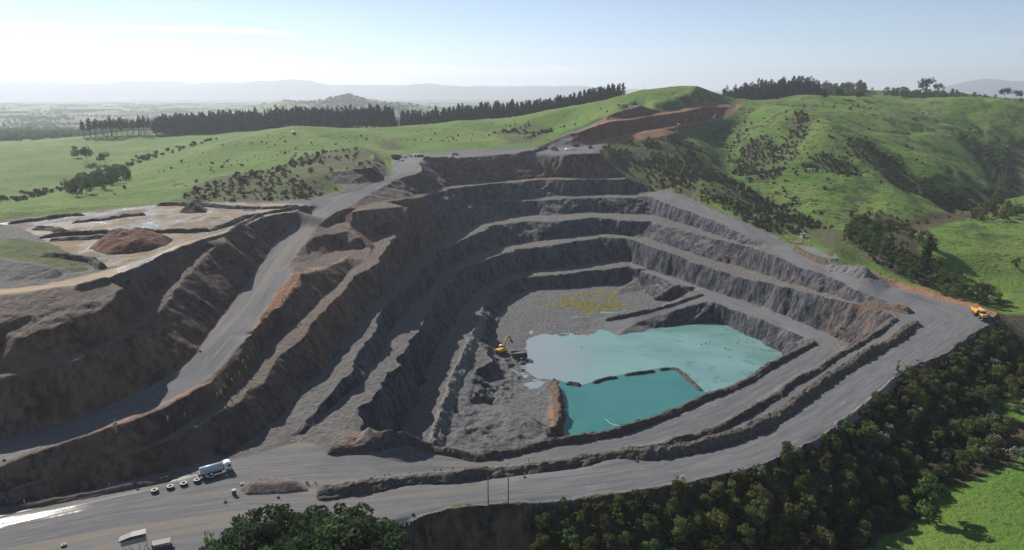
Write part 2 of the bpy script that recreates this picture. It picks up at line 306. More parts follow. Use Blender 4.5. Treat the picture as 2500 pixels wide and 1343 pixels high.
def raster_tin():
    V, Z, F = build_tin()
    H = np.full((NR, NA), np.nan)
    for f in F:
        a, b, c = V[f]; za, zb, zc = Z[f]
        det = (b[0]-a[0])*(c[1]-a[1]) - (c[0]-a[0])*(b[1]-a[1])
        if abs(det) < 1e-9: continue
        az = np.arctan2(V[f][:, 0], V[f][:, 1])
        if az.max() < AZ[0] or az.min() > AZ[-1]: continue
        rr = np.hypot(V[f][:, 0], V[f][:, 1]); rmin = rr.min()
        for p, q in ((a, b), (b, c), (c, a)):
            d = q-p; t = np.clip(-(p@d)/(d@d+1e-12), 0, 1); rmin = min(rmin, np.hypot(*(p+d*t)))
        j0, j1 = np.searchsorted(AZ, [az.min(), az.max()]); i0, i1 = np.searchsorted(R, [rmin, rr.max()])
        j0 = max(j0-1, 0); j1 = min(j1+1, NA); i0 = max(i0-1, 0); i1 = min(i1+1, NR)
        if az.max()-az.min() > 2.5: j0, j1, i0, i1 = 0, NA, 0, NR
        if i0 >= i1 or j0 >= j1: continue
        x = GX[i0:i1, j0:j1]-a[0]; y = GY[i0:i1, j0:j1]-a[1]
        u = (x*(c[1]-a[1]) - (c[0]-a[0])*y)/det; v = ((b[0]-a[0])*y - x*(b[1]-a[1]))/det
        m = (u >= -1e-6) & (v >= -1e-6) & (u+v <= 1+1e-6)
        if m.any(): H[i0:i1, j0:j1][m] = (za + u*(zb-za) + v*(zc-za))[m]
    H[np.isnan(H)] = -14
    return H

# numpy noise
def _hash(ix, iy, s):
    h = (ix.astype(np.int64)*374761393 + iy.astype(np.int64)*668265263 + s*974634321) & 0xffffffff
    h = ((h ^ (h >> 13))*1274126177) & 0xffffffff
    return ((h ^ (h >> 16)) & 0xffff)/65535.0
def vnoise(x, y, s=0):
    ix = np.floor(x); iy = np.floor(y); fx = x-ix; fy = y-iy
    fx = fx*fx*fx*(fx*(fx*6-15)+10); fy = fy*fy*fy*(fy*(fy*6-15)+10)
    a = _hash(ix, iy, s); b = _hash(ix+1, iy, s); c = _hash(ix, iy+1, s); d = _hash(ix+1, iy+1, s)
    return (a+(b-a)*fx)*(1-fy) + (c+(d-c)*fx)*fy - 0.5
def fbm(x, y, wl, octv=4, s=0, gain=0.5):
    o = 0; a = 1.0; f = 1.0/wl
    for k in range(octv):
        o = o + a*vnoise(x*f+17.3*k, y*f-9.1*k, s+k); a *= gain; f *= 2.03
    return o
def bil(H, x, y):
    az = np.arctan2(x, y); r = np.hypot(x, y)
    j = np.clip((az-AZ[0])/(AZ[1]-AZ[0]), 0, NA-1.001); i = np.clip(np.interp(r, R, np.arange(NR)), 0, NR-1.001)
    j0 = j.astype(int); i0 = i.astype(int); u = j-j0; v = i-i0
    return (H[i0, j0]*(1-u)+H[i0, j0+1]*u)*(1-v) + (H[i0+1, j0]*(1-u)+H[i0+1, j0+1]*u)*v
def box(H, ri, rj):
    def one(A, r, ax):
        if r < 1: return A
        P = np.pad(A, [(r+1, r) if k == ax else (0, 0) for k in range(2)], mode='edge'); S = np.cumsum(P, axis=ax)
        n = A.shape[ax]; a = np.take(S, np.arange(2*r+1, 2*r+1+n), axis=ax); b = np.take(S, np.arange(0, n), axis=ax)
        return (a-b)/(2*r+1)
    return one(one(H, ri, 0), rj, 1)
def inpoly(poly, x, y):
    m = np.zeros(x.shape, bool); x0, y0 = poly.min(0); x1, y1 = poly.max(0)
    bb = (x >= x0) & (x <= x1) & (y >= y0) & (y <= y1)
    xs = x[bb]; ys = y[bb]; c = np.zeros(xs.shape, bool); n = len(poly)
    for i in range(n):
        xa, ya = poly[i]; xb, yb = poly[(i+1) % n]
        if ya == yb: continue
        cond = (ya > ys) != (yb > ys)
        c ^= cond & (xs < (xb-xa)*(ys-ya)/(yb-ya)+xa)
    m[bb] = c; return m
TD = np.geomspace(60, 20000, 5000)
def at(px, py, Hm=None):           # where a line of sight first meets the ground
    Hm = H if Hm is None else Hm
    px = np.atleast_1d(np.asarray(px, float)); py = np.atleast_1d(np.asarray(py, float)); out = np.zeros((len(px), 3))
    for k in range(len(px)):
        X, Y, Z = ray(px[k], py[k]); s = TD/math.hypot(X, Y); x = X*s; y = Y*s; z = CH+Z*s; g = bil(Hm, x, y)
        hit = np.nonzero(z <= g)[0]; i = hit[0] if len(hit) else len(s)-1
        if i > 0:
            d0 = z[i-1]-g[i-1]; d1 = z[i]-g[i]; t = d0/(d0-d1+1e-9) if len(hit) else 1.0
        else: t = 1.0; i = 1
        xx = x[i-1]+(x[i]-x[i-1])*t; yy = y[i-1]+(y[i]-y[i-1])*t
        out[k] = (xx, yy, float(bil(Hm, np.array([xx]), np.array([yy]))[0]))
    return out
def polyat(s, Hm=None):
    px, _ = parse2(s); return at(px[:, 0], px[:, 1], Hm)[:, :2]
def parse2(s):
    px = np.array([[float(v) for v in t.split(',')[:2]] for t in s.split()]); return px, None
# ------------------------------------------------------------------ relief: smoothing, weathering, roughness
H0 = raster_tin()
DIST = ("-500,1440 0,1420 400,1390 560,1345 700,1320 850,1300 930,1288 1000,1270 1100,1240 1200,1232 1300,1226 1400,1218 1500,1206 1600,1190 1700,1172 1800,1150 1880,1125 1960,1090 2040,1045 2110,990 2160,950 2200,908 2240,890 2300,872 2350,834 2400,802 2440,786 "
        "2434,764 2375,738 2308,720 2193,688 2121,657 2040,640 1998,632 1886,570 1790,532 1726,504 1688,484 1650,470 1590,455 1540,438 1500,410 1478,385 1470,362 1500,350 1620,336 1700,303 1745,300 1818,259 1714,241 1700,255 1624,272 1590,266 1565,257 1520,268 1483,283 1400,320 1350,343 1300,357 1100,368 990,376 965,380 957,405 952,428 944,420 938,396 914,374 904,409 860,413 814,418 813,448 850,462 750,485 640,493 540,491 380,498 200,518 60,530 0,543 -300,590 -600,900")
def polyw(s, jit=0.0, Hm=None, wl=7.0):
    p = polyat(s, H0)
    x, y = GX, GY
    if jit: x = GX + jit*NZ1; y = GY + jit*NZ2
    return inpoly(p, x, y)
NZ1 = fbm(GX, GY, 7.0, 3, 11); NZ2 = fbm(GX, GY, 7.0, 3, 23)
dist = polyw(DIST).astype(float)
wild = 1 - dist
w1 = box(wild, 8, 6); w1 = np.clip(w1*2-1, 0, 1)             # 1 well outside the quarry
# natural slopes: soft rounded forms
Hs = box(box(H0, 9, 7), 9, 7)
Hs2 = box(box(Hs, 10, 8), 10, 8)
fz = np.clip((np.hypot(GX, GY)-1000)/400, 0, 1); Hs = Hs*(1-fz)+Hs2*fz
rg = np.clip((GX-60)/120, 0, 1)*np.clip((GY-440)/120, 0, 1)*np.clip((1500-np.hypot(GX, GY))/400, 0, 1)
Hs = Hs + 1.1*rg*(Hs - box(box(Hs, 45, 45), 45, 45))
H = H0*(1-w1) + Hs*w1
# quarry: domain warp gives broken crests and ribbed faces
ROADZ = [
 "-500,1440 0,1420 400,1390 560,1345 700,1320 850,1300 930,1288 1000,1270 1100,1240 1200,1232 1300,1226 1400,1218 1500,1206 1600,1190 1700,1172 1800,1150 1880,1125 1960,1090 2040,1045 2110,990 2160,950 2200,908 2240,890 2300,872 2350,834 2400,802 2440,786 2436,781 2375,755 2308,737 2259,724 2226,757 2185,773 2142,810 2090,840 2040,866 2062,845 2003,841 1962,849 1911,875 1860,905 1772,951 1716,969 1640,1006 1573,1032 1496,1055 1419,1068 1337,1080 1240,1102 1158,1114 1106,1099 1055,1092 978,1091 876,1091 799,1094 740,1078 690,1088 640,1102 560,1122 480,1135 320,1174 200,1202 100,1224 0,1245 -200,1292",
 "1580,476 1624,496 1675,514 1726,532 1778,555 1829,578 1877,604 1911,635 1970,658 2014,670 2055,691 2096,711 2142,727 2226,756 2300,740 2259,723 2193,703 2121,685 2090,682 2024,646 1998,636 1944,613 1886,575 1790,536 1726,508 1688,488 1660,480 1625,472",
 "1532,641 1583,661 1665,687 1778,726 1842,743 1911,771 1962,792 2014,814 2050,845 2003,840 1962,820 1877,788 1816,765 1752,741 1690,713 1624,682 1565,664 1532,651",
 "1714,722 1624,752 1547,770 1478,781 1440,793 1430,806 1480,808 1507,818 1519,805 1547,792 1586,777 1650,757 1740,735 1732,722",
 "825,513 799,531 774,554 758,570 743,595 722,623 704,646 717,669 681,705 646,762 620,805 602,824 563,865 525,908 474,944 397,988 320,1019 243,1047 154,1075 56,1102 0,1127 -200,1190 -200,1140 0,1080 77,1054 154,1034 256,996 340,960 399,926 445,893 479,862 504,827 525,793 550,762 602,695 646,634 679,582 720,544 774,508",
 "774,506 825,515 871,492 914,464 973,436 1019,423 1032,412 1022,396 1100,386 1240,376 1394,378 1440,375 1450,362 1400,352 1300,361 1100,376 948,384 957,405 953,428 909,447 876,464 850,471 760,488 640,497 700,505 758,500",
 "-200,750 0,719 179,698 323,667 435,611 548,575 640,529 722,513 758,500 640,497 600,545 540,565 450,590 300,650 150,688 0,705 -200,728",
]
road = np.zeros_like(H)
for s in ROADZ: road = np.maximum(road, polyw(s, 1.2))
road_s = box(road, 2, 2)
wa = dist*(1-0.75*road_s)*np.clip((900-np.hypot(GX, GY))/200, 0, 1)
west = np.clip((-50-GX)/30, 0, 1)*np.clip((470-GY)/40, 0, 1); wa = wa*(1-0.55*west)
wx = wa*(1.9*fbm(GX, GY, 26, 2, 5) + 2.6*fbm(GX, GY, 7, 3, 6)); wy = wa*(1.9*fbm(GX, GY, 26, 2, 7) + 2.6*fbm(GX, GY, 7, 3, 8))
Hw = bil(H, GX+wx, GY+wy)
H = Hw*dist + H*(1-dist)
H = H*0.8 + box(H, 1, 1)*0.2
def slope_of(Hm):
    dr = np.gradient(Hm, axis=0)/np.gradient(R)[:, None]; da = np.gradient(Hm, axis=1)/((AZ[1]-AZ[0])*R[:, None])
    return np.hypot(dr, da)
SL = slope_of(box(H, 1, 1))
steep = np.clip((SL-0.45)/0.5, 0, 1)
near = np.clip((1000-np.hypot(GX, GY))/300, 0, 1)
# rock roughness and rubble
rub = fbm(GX, GY, 5.0, 4, 31)
H = H + dist*near*(1-road_s)*(steep*(1-0.85*west)*(1.5*fbm(GX, GY, 4.2, 3, 41) + 1.1*(0.25-np.abs(fbm(GX, GY, 9, 2, 43)))) + 0.35*rub*(1-steep))
H = H + dist*near*road_s*0.10*fbm(GX, GY, 9, 3, 47)
inner = np.clip(box(road*(1-polyw(ROADZ[3], 0)), 5, 4)*2.2-1.2, 0, 1)*dist; H = H*(1-inner) + box(box(H, 4, 3), 4, 3)*inner
# piles and lumps
LUMP = np.zeros_like(H)
for s, a, wl in (("0,775 60,760 174,748 243,729 290,714 302,712 250,755 170,785 60,822 -100,835 -100,760", 0.7, 4.0),
                 ("553,593 481,649 399,744 328,809 282,834 275,826 305,798 371,728 479,623 545,590", 0.35, 1.8),
                 ("1100,1085 1160,1000 1250,1015 1330,1035 1385,1060 1330,1085 1240,1095", 1.2, 7.0),
                 ("1090,1075 1110,980 1150,850 1200,850 1160,920 1150,990 1200,1060", 0.7, 4.0),
                 ("748,669 704,726 658,774 640,800 690,735 728,675", 0.5, 1.6),
                 ("1210,870 1290,880 1270,930 1240,985 1190,985", 1.0, 3.0),
                 ("1100,1050 1250,1040 1250,1080 1150,1085", 0.6, 4.0)):
    m = box(polyw(s, 1.0).astype(float), 2, 2); LUMP += m
    H = H + m*a*(0.35+1.6*fbm(GX, GY, wl, 3, 51))
# red heaps at the foot of the spoil bench, front of the pit
for px, py, z0, hh, rr in ((985, 1078, -1, 4.2, 9), (930, 1076, -1, 2.6, 8), (880, 1068, -1.2, 2.2, 9)):
    X, Y, Z = ray(px, py); t = (z0-CH)/Z; d = np.hypot(GX-X*t, GY-Y*t)
    H = H + hh*np.clip(1-d/rr, 0, 1)*(1+0.8*NZ1)
# natural relief
rr_ = np.hypot(GX, GY)
hz = w1*np.clip((rr_-120)/200, 0, 1)
right = np.clip((GX-60)/120, 0, 1)*np.clip((GY-440)/120, 0, 1)*np.clip((1500-rr_)/400, 0, 1)
H = H + hz*(3.0*fbm(GX, GY, 60, 4, 61)*np.clip(rr_/500, 0.3, 1.2))
H = H - w1*right*(4.0*np.clip(1-np.abs(fbm(GX*0.5+0.6*GY, GY*0.35-GX*0.3, 60, 2, 63))*5, 0, 1) + 1.3*np.clip(1-np.abs(fbm(GX*.6+0.7*GY, GY*.4-GX*.3, 22, 2, 64))*5, 0, 1) - 1.0)
H = H + hz*np.clip((2500-rr_)/1000, 0, 1)*(0.5*fbm(GX, GY, 9, 3, 66) + 0.25*fbm(GX, GY, 3, 2, 67))
# far country: low rolling plain, one cluster of hills, the distant range
far = np.clip((rr_-1500)/900, 0, 1)
H = H + far*(14*fbm(GX, GY, 900, 3, 71))*np.clip((7500-rr_)/3500, 0.1, 1)
hb = np.zeros_like(H)
for px, d, hgt, sx, sy in ((890, 4000, 96, 170, 300), (845, 3800, 72, 150, 300), (800, 3900, 56, 160, 300), (950, 3700, 74, 150, 280), (1000, 3600, 60, 160, 280), (1050, 3500, 40, 170, 300), (740, 4200, 58, 170, 320), (1000, 2900, 24, 330, 240), (930, 3200, 36, 200, 200)):
    x0 = (px-1250)/FPX*d/CP*0.99
    hb = np.maximum(hb, hgt*np.exp(-0.5*((GX-x0)/sx)**2-0.5*((GY-d)/sy)**2))
H = H + hb*(1+0.5*fbm(GX, GY, 350, 4, 73))
mt = np.clip((rr_-13800)/2600, 0, 1)*np.clip((20600-rr_)/2600, 0, 1)
prof = 330 + 210*fbm(AZ[None, :]*9+0*GX, R[:, None]*0.0004, 1.0, 5, 77)
mside = 0.35 + 0.62*np.clip((0.30-AZ)/0.35, 0, 1) + 0.62*np.clip((AZ-0.53)/0.06, 0, 1)
H = H + mt*prof*mside[None, :]*(1+0.30*fbm(GX, GY, 1700, 5, 78))
PONDS = []
for s in ("1922,584 1945,581 1972,585 1966,592 1944,594 1924,591", "1942,599 1960,596 1984,598 2008,607 2030,617 2048,628 2040,635 2016,630 1992,624 1964,613"):
    p = polyat(s); m = inpoly(p, GX, GY); zp = float(np.percentile(bil(H, p[:, 0], p[:, 1]), 40)); H = H*(1-box(m.astype(float), 1, 1)) + (zp-0.9)*box(m.astype(float), 1, 1); PONDS.append((p, zp))
SL = slope_of(H)

# ------------------------------------------------------------------ ground cover weights
def zone(lst, jit=2.0, sm=1):
    m = np.zeros_like(H)
    for s in lst: m = np.maximum(m, polyw(s, jit))
    return box(m, sm, sm)
grass = np.clip(1 - box(polyw(DIST, 2.5).astype(float), 1, 1), 0, 1)
brown = zone([
 "-300,560 0,719 179,698 323,667 435,611 548,575 640,529 722,513 758,501 825,513 871,492 966,443 1032,412 1050,440 1030,475 1045,520 1100,580 1019,623 950,700 905,745 850,815 800,880 755,935 715,990 660,1045 600,1085 480,1133 320,1172 0,1243 -300,1300",
 "812,449 813,417 860,412 904,408 914,372 940,390 952,412 952,431 927,439 876,451", "930,1343 945,1325 1000,1286 1100,1256 1250,1238 1340,1240 1335,1300 1320,1343",
 "1486,374 1500,385 1540,410 1600,450 1590,466 1540,455 1500,438 1400,436 1240,444 1100,455 1040,440 1022,396 1100,388 1240,377 1394,379",
 "2185,774 2167,762 2106,748 2039,733 1990,735 2010,790 2040,830 2050,858 2140,810", "1911,640 2096,712 2050,722 1937,692 1880,668 1850,640",
 "1760,590 1870,625 1875,668 1790,645 1720,600", "870,1050 990,1062 1010,1090 850,1090 800,1080", "2142,727 2226,756 2180,758 2116,745"], 5.0, 2)
brown *= 1-0.6*np.clip((GX-60)/40, 0, 1)*(GY < 600)
redc = zone([
 "1380,345 1411,323 1483,284 1522,268 1565,258 1624,274 1708,251 1714,241 1818,259 1745,302 1700,303 1620,340 1500,352 1440,350",
 "2121,655 2193,688 2308,720 2430,762 2442,784 2375,754 2259,723 2193,703 2120,662", "2200,915 2240,900 2250,935 2215,955 2180,962",
 "1340,990 1368,985 1366,1040 1340,1050", "960,1060 1010,1085 930,1085", "820,1090 870,1070 880,1085", "645,762 681,705 717,669 745,668 700,728 655,776 618,816", "512,930 581,862 600,836 590,860 520,936 400,990 250,1050 240,1050 390,985"], 2.0, 1)
mud = zone([
 "0,545 60,532 200,520 380,500 540,495 640,497 600,545 450,590 300,650 245,652 212,634 120,604 100,578 60,560", "755,655 800,648 865,616 830,640 780,660 735,668",
 "-200,750 0,719 179,698 323,667 435,611 548,575 640,529 722,513 758,500 640,497 600,545 540,565 450,590 300,650 150,688 0,705 -200,728"], 1.5, 1)
scrub = zone([
 "430,494 450,470 560,430 700,395 790,368 870,358 914,370 904,410 815,418 813,449 850,464 750,488 640,494 540,491", "1850,330 1880,345 1925,400 1900,430 1830,425 1795,400 1810,350", "1950,290 1985,320 1960,345 1925,370 1905,360 1930,320", "2090,345 2140,375 2200,395 2160,412 2100,395 2075,360", "2160,405 2260,440 2330,465 2310,480 2220,460 2150,430", "1640,330 1700,345 1720,400 1690,430 1650,420 1610,370", "1740,430 1800,450 1900,480 1960,520 1990,555 1930,565 1850,545 1760,500", "2060,500 2150,520 2280,540 2200,560 2080,555", "1210,320 1290,300 1350,310 1330,345 1240,350", "910,345 960,340 990,362 950,370",
 "1455,350 1466,385 1498,416 1538,446 1588,462 1645,480 1690,490 1760,514 1850,558 1900,578 1960,570 2060,640 2121,650 2200,640 2100,580 2000,540 1900,490 1800,445 1740,405 1700,345 1650,322 1600,334 1520,350",
 "0,590 60,580 140,600 200,640 230,660 190,670 140,660 60,645 0,635"], 6.0, 4)
forest = zone([
 "560,1380 700,1330 900,1300 1000,1268 1200,1230 1300,1224 1400,1215 1500,1203 1600,1187 1700,1168 1800,1146 1880,1122 1960,1086 2040,1042 2110,986 2160,946 2200,904 2300,868 2350,828 2450,785 2430,760 2330,722 2200,680 2080,610 2060,570 2180,560 2260,640 2290,700 2440,760 2600,800 2600,930 2450,960 2410,1000 2480,1090 2400,1150 2280,1230 2215,1290 2110,1360 1300,1500",
 "2100,555 2200,545 2320,510 2400,480 2420,440 2400,390 2480,380 2500,450 2440,490 2420,520 2250,560"], 6.0, 3)
knoll = zone(["-300,585 0,588 60,582 140,603 200,641 222,656 195,664 140,652 60,637 0,628 -300,645"], 3.0, 1); grass = np.maximum(grass, knoll)
mead = zone(["2700,1040 2500,1122 2400,1160 2300,1205 2250,1262 2190,1300 2110,1343 2000,1420 2700,1500", "2425,960 2520,945 2540,1050 2425,1008"], 2.0, 1)
bank = zone(["925,1380 945,1325 1000,1284 1100,1254 1250,1236 1340,1238 1335,1300 1320,1380"], 3.0, 1)
grass = grass*(1-bank); forest = np.maximum(forest*(1-mead), np.clip((340-rr_)/12, 0, 1)*(1-mead)*(1-dist))
moss = zone(["1320,738 1400,722 1480,706 1550,697 1562,708 1500,730 1535,748 1440,768 1400,752 1340,748"], 9.0, 1)
floorz = zone(["1534,692 1445,699 1368,705 1300,710 1255,719 1230,745 1215,800 1200,850 1220,880 1290,900 1300,850 1440,800 1600,752 1650,735 1600,735 1570,712",
               "1140,880 1204,882 1165,949 1150,990 1260,1017 1340,1045 1390,1070 1300,1095 1080,1085 1110,980", "1200,905 1300,900 1345,950 1335,1030 1200,990"], 3.0, 2)
# coordinates along the haul roads for wheel tracks
CENT = ["-300,1400 0,1330 300,1270 600,1225 900,1235 1200,1200 1500,1160 1800,1095 2000,1005 2150,905 2280,810 2330,770 2230,725 2100,668 1950,605 1800,545 1680,490 1600,474",
        "-300,1340 0,1275 300,1210 560,1160 800,1140 1000,1130 1200,1130 1400,1103 1600,1060 1800,985 1950,905 2025,855 1990,815 1850,760 1700,712 1560,655 1500,650", "2210,775 2050,890 1900,985 1750,1045 1600,1080",
        "-200,1165 0,1105 154,1055 320,1000 474,905 560,810 620,740 680,650 720,590 760,530 830,490 900,455 960,415 1000,388 1100,380 1300,368 1420,360 1573,323 1726,297",
        "-200,738 0,712 179,690 323,655 450,595 600,548 700,515 800,490", "1730,728 1586,774 1480,795", "1540,646 1450,655 1350,664 1260,678"]
LAT = np.full(H.shape, 99.0); LON = np.zeros_like(H); rm = np.nonzero((road_s > 0.01).ravel())[0]
gx = GX.ravel()[rm]; gy = GY.ravel()[rm]; bd = np.full(len(rm), 1e9); bl = np.zeros(len(rm)); bo = np.zeros(len(rm)); off = 0.0
for s in CENT:
    P = polyat(s, H)
    for k in range(len(P)-1):
        a, b = P[k], P[k+1]; d = b-a; L = np.hypot(*d)
        if L < 1e-3: continue
        t = np.clip(((gx-a[0])*d[0]+(gy-a[1])*d[1])/L**2, 0, 1); ex = gx-a[0]-d[0]*t; ey = gy-a[1]-d[1]*t
        q = np.hypot(ex, ey); u = q < bd; bd[u] = q[u]
        bl[u] = (np.sign(d[0]*ey-d[1]*ex)*q)[u]; bo[u] = (off+t*L)[u]; off += L
    off += 500
LAT.ravel()[rm] = bl; LON.ravel()[rm] = bo
gul = np.clip(box(box(H, 14, 14), 14, 14) - box(H, 2, 2) - 0.9, 0, 2.2)/2.2
scrub = np.maximum(scrub, box(gul*w1*rg*np.clip(0.6+2.5*fbm(GX, GY, 45, 3, 81), 0, 1), 1, 1)*0.9)
wet = zone(["0,1248 200,1205 320,1178 480,1138 520,1150 440,1180 330,1205 300,1225 160,1255 0,1290 -200,1330 -200,1295", "470,1140 540,1120 560,1145 500,1160",
            "2195,705 2260,725 2300,740 2290,748 2240,735 2190,712", "0,545 200,520 380,500 540,495 640,497 600,545 450,590 300,650 220,655 190,620 120,590 60,560",
            "280,655 340,640 440,600 380,650 300,680", "1290,800 1470,765 1545,757 1540,770 1440,790 1400,820 1310,820"], 1.5, 1)

# ------------------------------------------------------------------ ground material
def ground_material():
    m = bpy.data.materials.new("ground"); m.use_nodes = True; nt = m.node_tree; nt.nodes.clear()
    out = nt.nodes.new('ShaderNodeOutputMaterial'); b = nt.nodes.new('ShaderNodeBsdfPrincipled'); lk(nt, b.outputs[0], out.inputs[0])
    g = nt.nodes.new('ShaderNodeNewGeometry'); pos = g.outputs['Position']
    def attr(n):
        a = nt.nodes.new('ShaderNodeAttribute'); a.attribute_name = n; s = nt.nodes.new('ShaderNodeSeparateColor'); lk(nt, a.outputs['Color'], s.inputs[0])
        return s.outputs[0], s.outputs[1], s.outputs[2], a.outputs['Alpha']
    grass, road, brown, redc = attr('coverA'); mud, scrub, forest, moss = attr('coverB'); lat, lon, floor, wet = attr('track')
    def vm(op, a, v):
        n = nt.nodes.new('ShaderNodeVectorMath'); n.operation = op; lk(nt, a, n.inputs[0]); n.inputs[1].default_value = v; return n.outputs[0]
    sx = nt.nodes.new('ShaderNodeSeparateXYZ'); lk(nt, pos, sx.inputs[0])
    sn = nt.nodes.new('ShaderNodeSeparateXYZ'); lk(nt, g.outputs['Normal'], sn.inputs[0]); nz = sn.outputs[2]
    pv = vm('MULTIPLY', pos, (1, 1, 0.32))
    nbig = noise(nt, pos, 0.013, 3, 0.55); nmid = noise(nt, pos, 0.06, 4, 0.6); nfine = noise(nt, pos, 0.45, 5, 0.65); nvf = noise(nt, pos, 2.2, 3, 0.6)
    nrib = noise(nt, pv, 0.5, 5, 0.68); nrib2 = noise(nt, pv, 0.11, 4, 0.6)
    # rock
    f = sstep(nt, mth(nt, 'ADD', mth(nt, 'MULTIPLY', nrib, 0.6), mth(nt, 'MULTIPLY', nrib2, 0.4)), 0.39, 0.61)
    rock = mixc(nt, f, (0.016, 0.019, 0.026), (0.122, 0.127, 0.142))
    rock = mixc(nt, mth(nt, 'MULTIPLY', sstep(nt, nrib2, 0.55, 0.72), 0.65), rock, (0.115, 0.082, 0.062))
    rock = mixc(nt, mth(nt, 'MULTIPLY', sstep(nt, nvf, 0.66, 0.8), 0.5), rock, (0.22, 0.21, 0.205))
    flat = sstep(nt, nz, 0.80, 0.93)
    grav = mixc(nt, sstep(nt, nfine, 0.3, 0.7), (0.118, 0.112, 0.108), (0.185, 0.175, 0.162))
    grav = mixc(nt, mth(nt, 'MULTIPLY', sstep(nt, nvf, 0.6, 0.75), 0.35), grav, (0.07, 0.065, 0.06))
    rock = mixc(nt, flat, rock, grav)
    # earth: overburden slopes
    ea = mixc(nt, f, (0.058, 0.033, 0.023), (0.205, 0.124, 0.082))
    ea = mixc(nt, mth(nt, 'MULTIPLY', sstep(nt, nmid, 0.50, 0.66), 0.55), ea, (0.135, 0.105, 0.075))
    ea = mixc(nt, mth(nt, 'MULTIPLY', sstep(nt, nbig, 0.52, 0.64), 0.5), ea, (0.075, 0.062, 0.055))
    ef = mixc(nt, sstep(nt, nfine, 0.3, 0.7), (0.135, 0.105, 0.088), (0.21, 0.172, 0.142))
    earth = mixc(nt, mth(nt, 'MULTIPLY', flat, 0.9), ea, ef)
    col = mixc(nt, mth(nt, 'MULTIPLY', brown, mth(nt, 'ADD', 0.55, mth(nt, 'MULTIPLY', sstep(nt, nmid, 0.35, 0.6), 0.45))), rock, earth)
    fl = mixc(nt, sstep(nt, nfine, 0.32, 0.68), (0.105, 0.107, 0.110), (0.172, 0.172, 0.170))
    col = mixc(nt, mth(nt, 'MULTIPLY', floor, sstep(nt, nz, 0.75, 0.92)), col, fl)
    rc = mixc(nt, f, (0.110, 0.052, 0.034), (0.225, 0.118, 0.078))
    rc = mixc(nt, mth(nt, 'MULTIPLY', flat, 0.7), rc, (0.36, 0.20, 0.12))
    col = mixc(nt, redc, col, rc)
    mo = mixc(nt, sstep(nt, nfine, 0.35, 0.65), (0.10, 0.10, 0.03), (0.20, 0.19, 0.05))
    col = mixc(nt, mth(nt, 'MULTIPLY', moss, sstep(nt, nmid, 0.40, 0.52)), col, mo)
    # roads
    cb = nt.nodes.new('ShaderNodeCombineXYZ'); lk(nt, mth(nt, 'MULTIPLY', lat, 1.0), cb.inputs[0]); lk(nt, mth(nt, 'ADD', mth(nt, 'MULTIPLY', lon, 0.045), mth(nt, 'MULTIPLY', nmid, 1.2)), cb.inputs[1])
    tr = noise(nt, cb.outputs[0], 0.62, 4, 0.62); tr2 = noise(nt, cb.outputs[0], 0.17, 2, 0.5); tr3 = noise(nt, cb.outputs[0], 1.7, 3, 0.6)
    rd = mixc(nt, sstep(nt, tr, 0.36, 0.64), (0.128, 0.127, 0.131), (0.168, 0.165, 0.163))
    rd = mixc(nt, mth(nt, 'MULTIPLY', sstep(nt, tr3, 0.57, 0.70), 0.7), rd, (0.29, 0.275, 0.25))
    rd = mixc(nt, mth(nt, 'MULTIPLY', sstep(nt, nvf, 0.56, 0.72), 0.3), rd, (0.23, 0.225, 0.215))
    rd = mixc(nt, mth(nt, 'MULTIPLY', sstep(nt, tr3, 0.43, 0.32), 0.4), rd, (0.075, 0.073, 0.073))
    rd = mixc(nt, mth(nt, 'MULTIPLY', mth(nt, 'MULTIPLY', sstep(nt, tr2, 0.46, 0.62), sstep(nt, sx.outputs[0], 60, -60)), 0.6), rd, (0.24, 0.205, 0.155))
    rd = mixc(nt, mth(nt, 'MULTIPLY', sstep(nt, nmid, 0.55, 0.75), 0.4), rd, (0.115, 0.105, 0.10))
    rd = mixc(nt, 1.0, rd, (0.84, 0.85, 0.88), 'MULTIPLY')
    rdf = mth(nt, 'MULTIPLY', road, sstep(nt, nz, 0.70, 0.88))
    col = mixc(nt, rdf, col, rd)
    md = mixc(nt, sstep(nt, nmid, 0.36, 0.58), (0.165, 0.150, 0.135), (0.30, 0.225, 0.135))
    md = mixc(nt, mth(nt, 'MULTIPLY', sstep(nt, tr3, 0.45, 0.65), mth(nt, 'MULTIPLY', road, 0.8)), md, (0.44, 0.38, 0.28))
    col = mixc(nt, mth(nt, 'MULTIPLY', mud, sstep(nt, nz, 0.75, 0.92)), col, md)
    # pasture
    wl = mth(nt, 'SINE', mth(nt, 'ADD', mth(nt, 'MULTIPLY', sx.outputs[2], 4.6), mth(nt, 'MULTIPLY', nmid, 26.0)))
    gr = mixc(nt, sstep(nt, nbig, 0.35, 0.65), (0.090, 0.182, 0.027), (0.150, 0.222, 0.048))
    gr = mixc(nt, mth(nt, 'MULTIPLY', sstep(nt, nmid, 0.48, 0.68), 0.55), gr, (0.165, 0.175, 0.062))
    gr = mixc(nt, mth(nt, 'MULTIPLY', sstep(nt, nfine, 0.52, 0.72), 0.5), gr, (0.055, 0.105, 0.020))
    gr = mixc(nt, mth(nt, 'MULTIPLY', mth(nt, 'MULTIPLY', sstep(nt, wl, 0.2, 0.9), sstep(nt, nz, 0.985, 0.93)), 0.42), gr, (0.050, 0.080, 0.020))
    rgh = mth(nt, 'MULTIPLY', sstep(nt, sx.outputs[0], 60, 260), sstep(nt, sx.outputs[1], 380, 520))
    thr = noise(nt, pos, 0.16, 4, 0.7)
    sp = sstep(nt, mth(nt, 'ADD', thr, mth(nt, 'ADD', mth(nt, 'MULTIPLY', rgh, 0.06), mth(nt, 'MULTIPLY', mth(nt, 'SUBTRACT', nmid, 0.5), 0.35))), 0.60, 0.66)
    gr = mixc(nt, mth(nt, 'MULTIPLY', sp, 0.8), gr, (0.042, 0.050, 0.022))
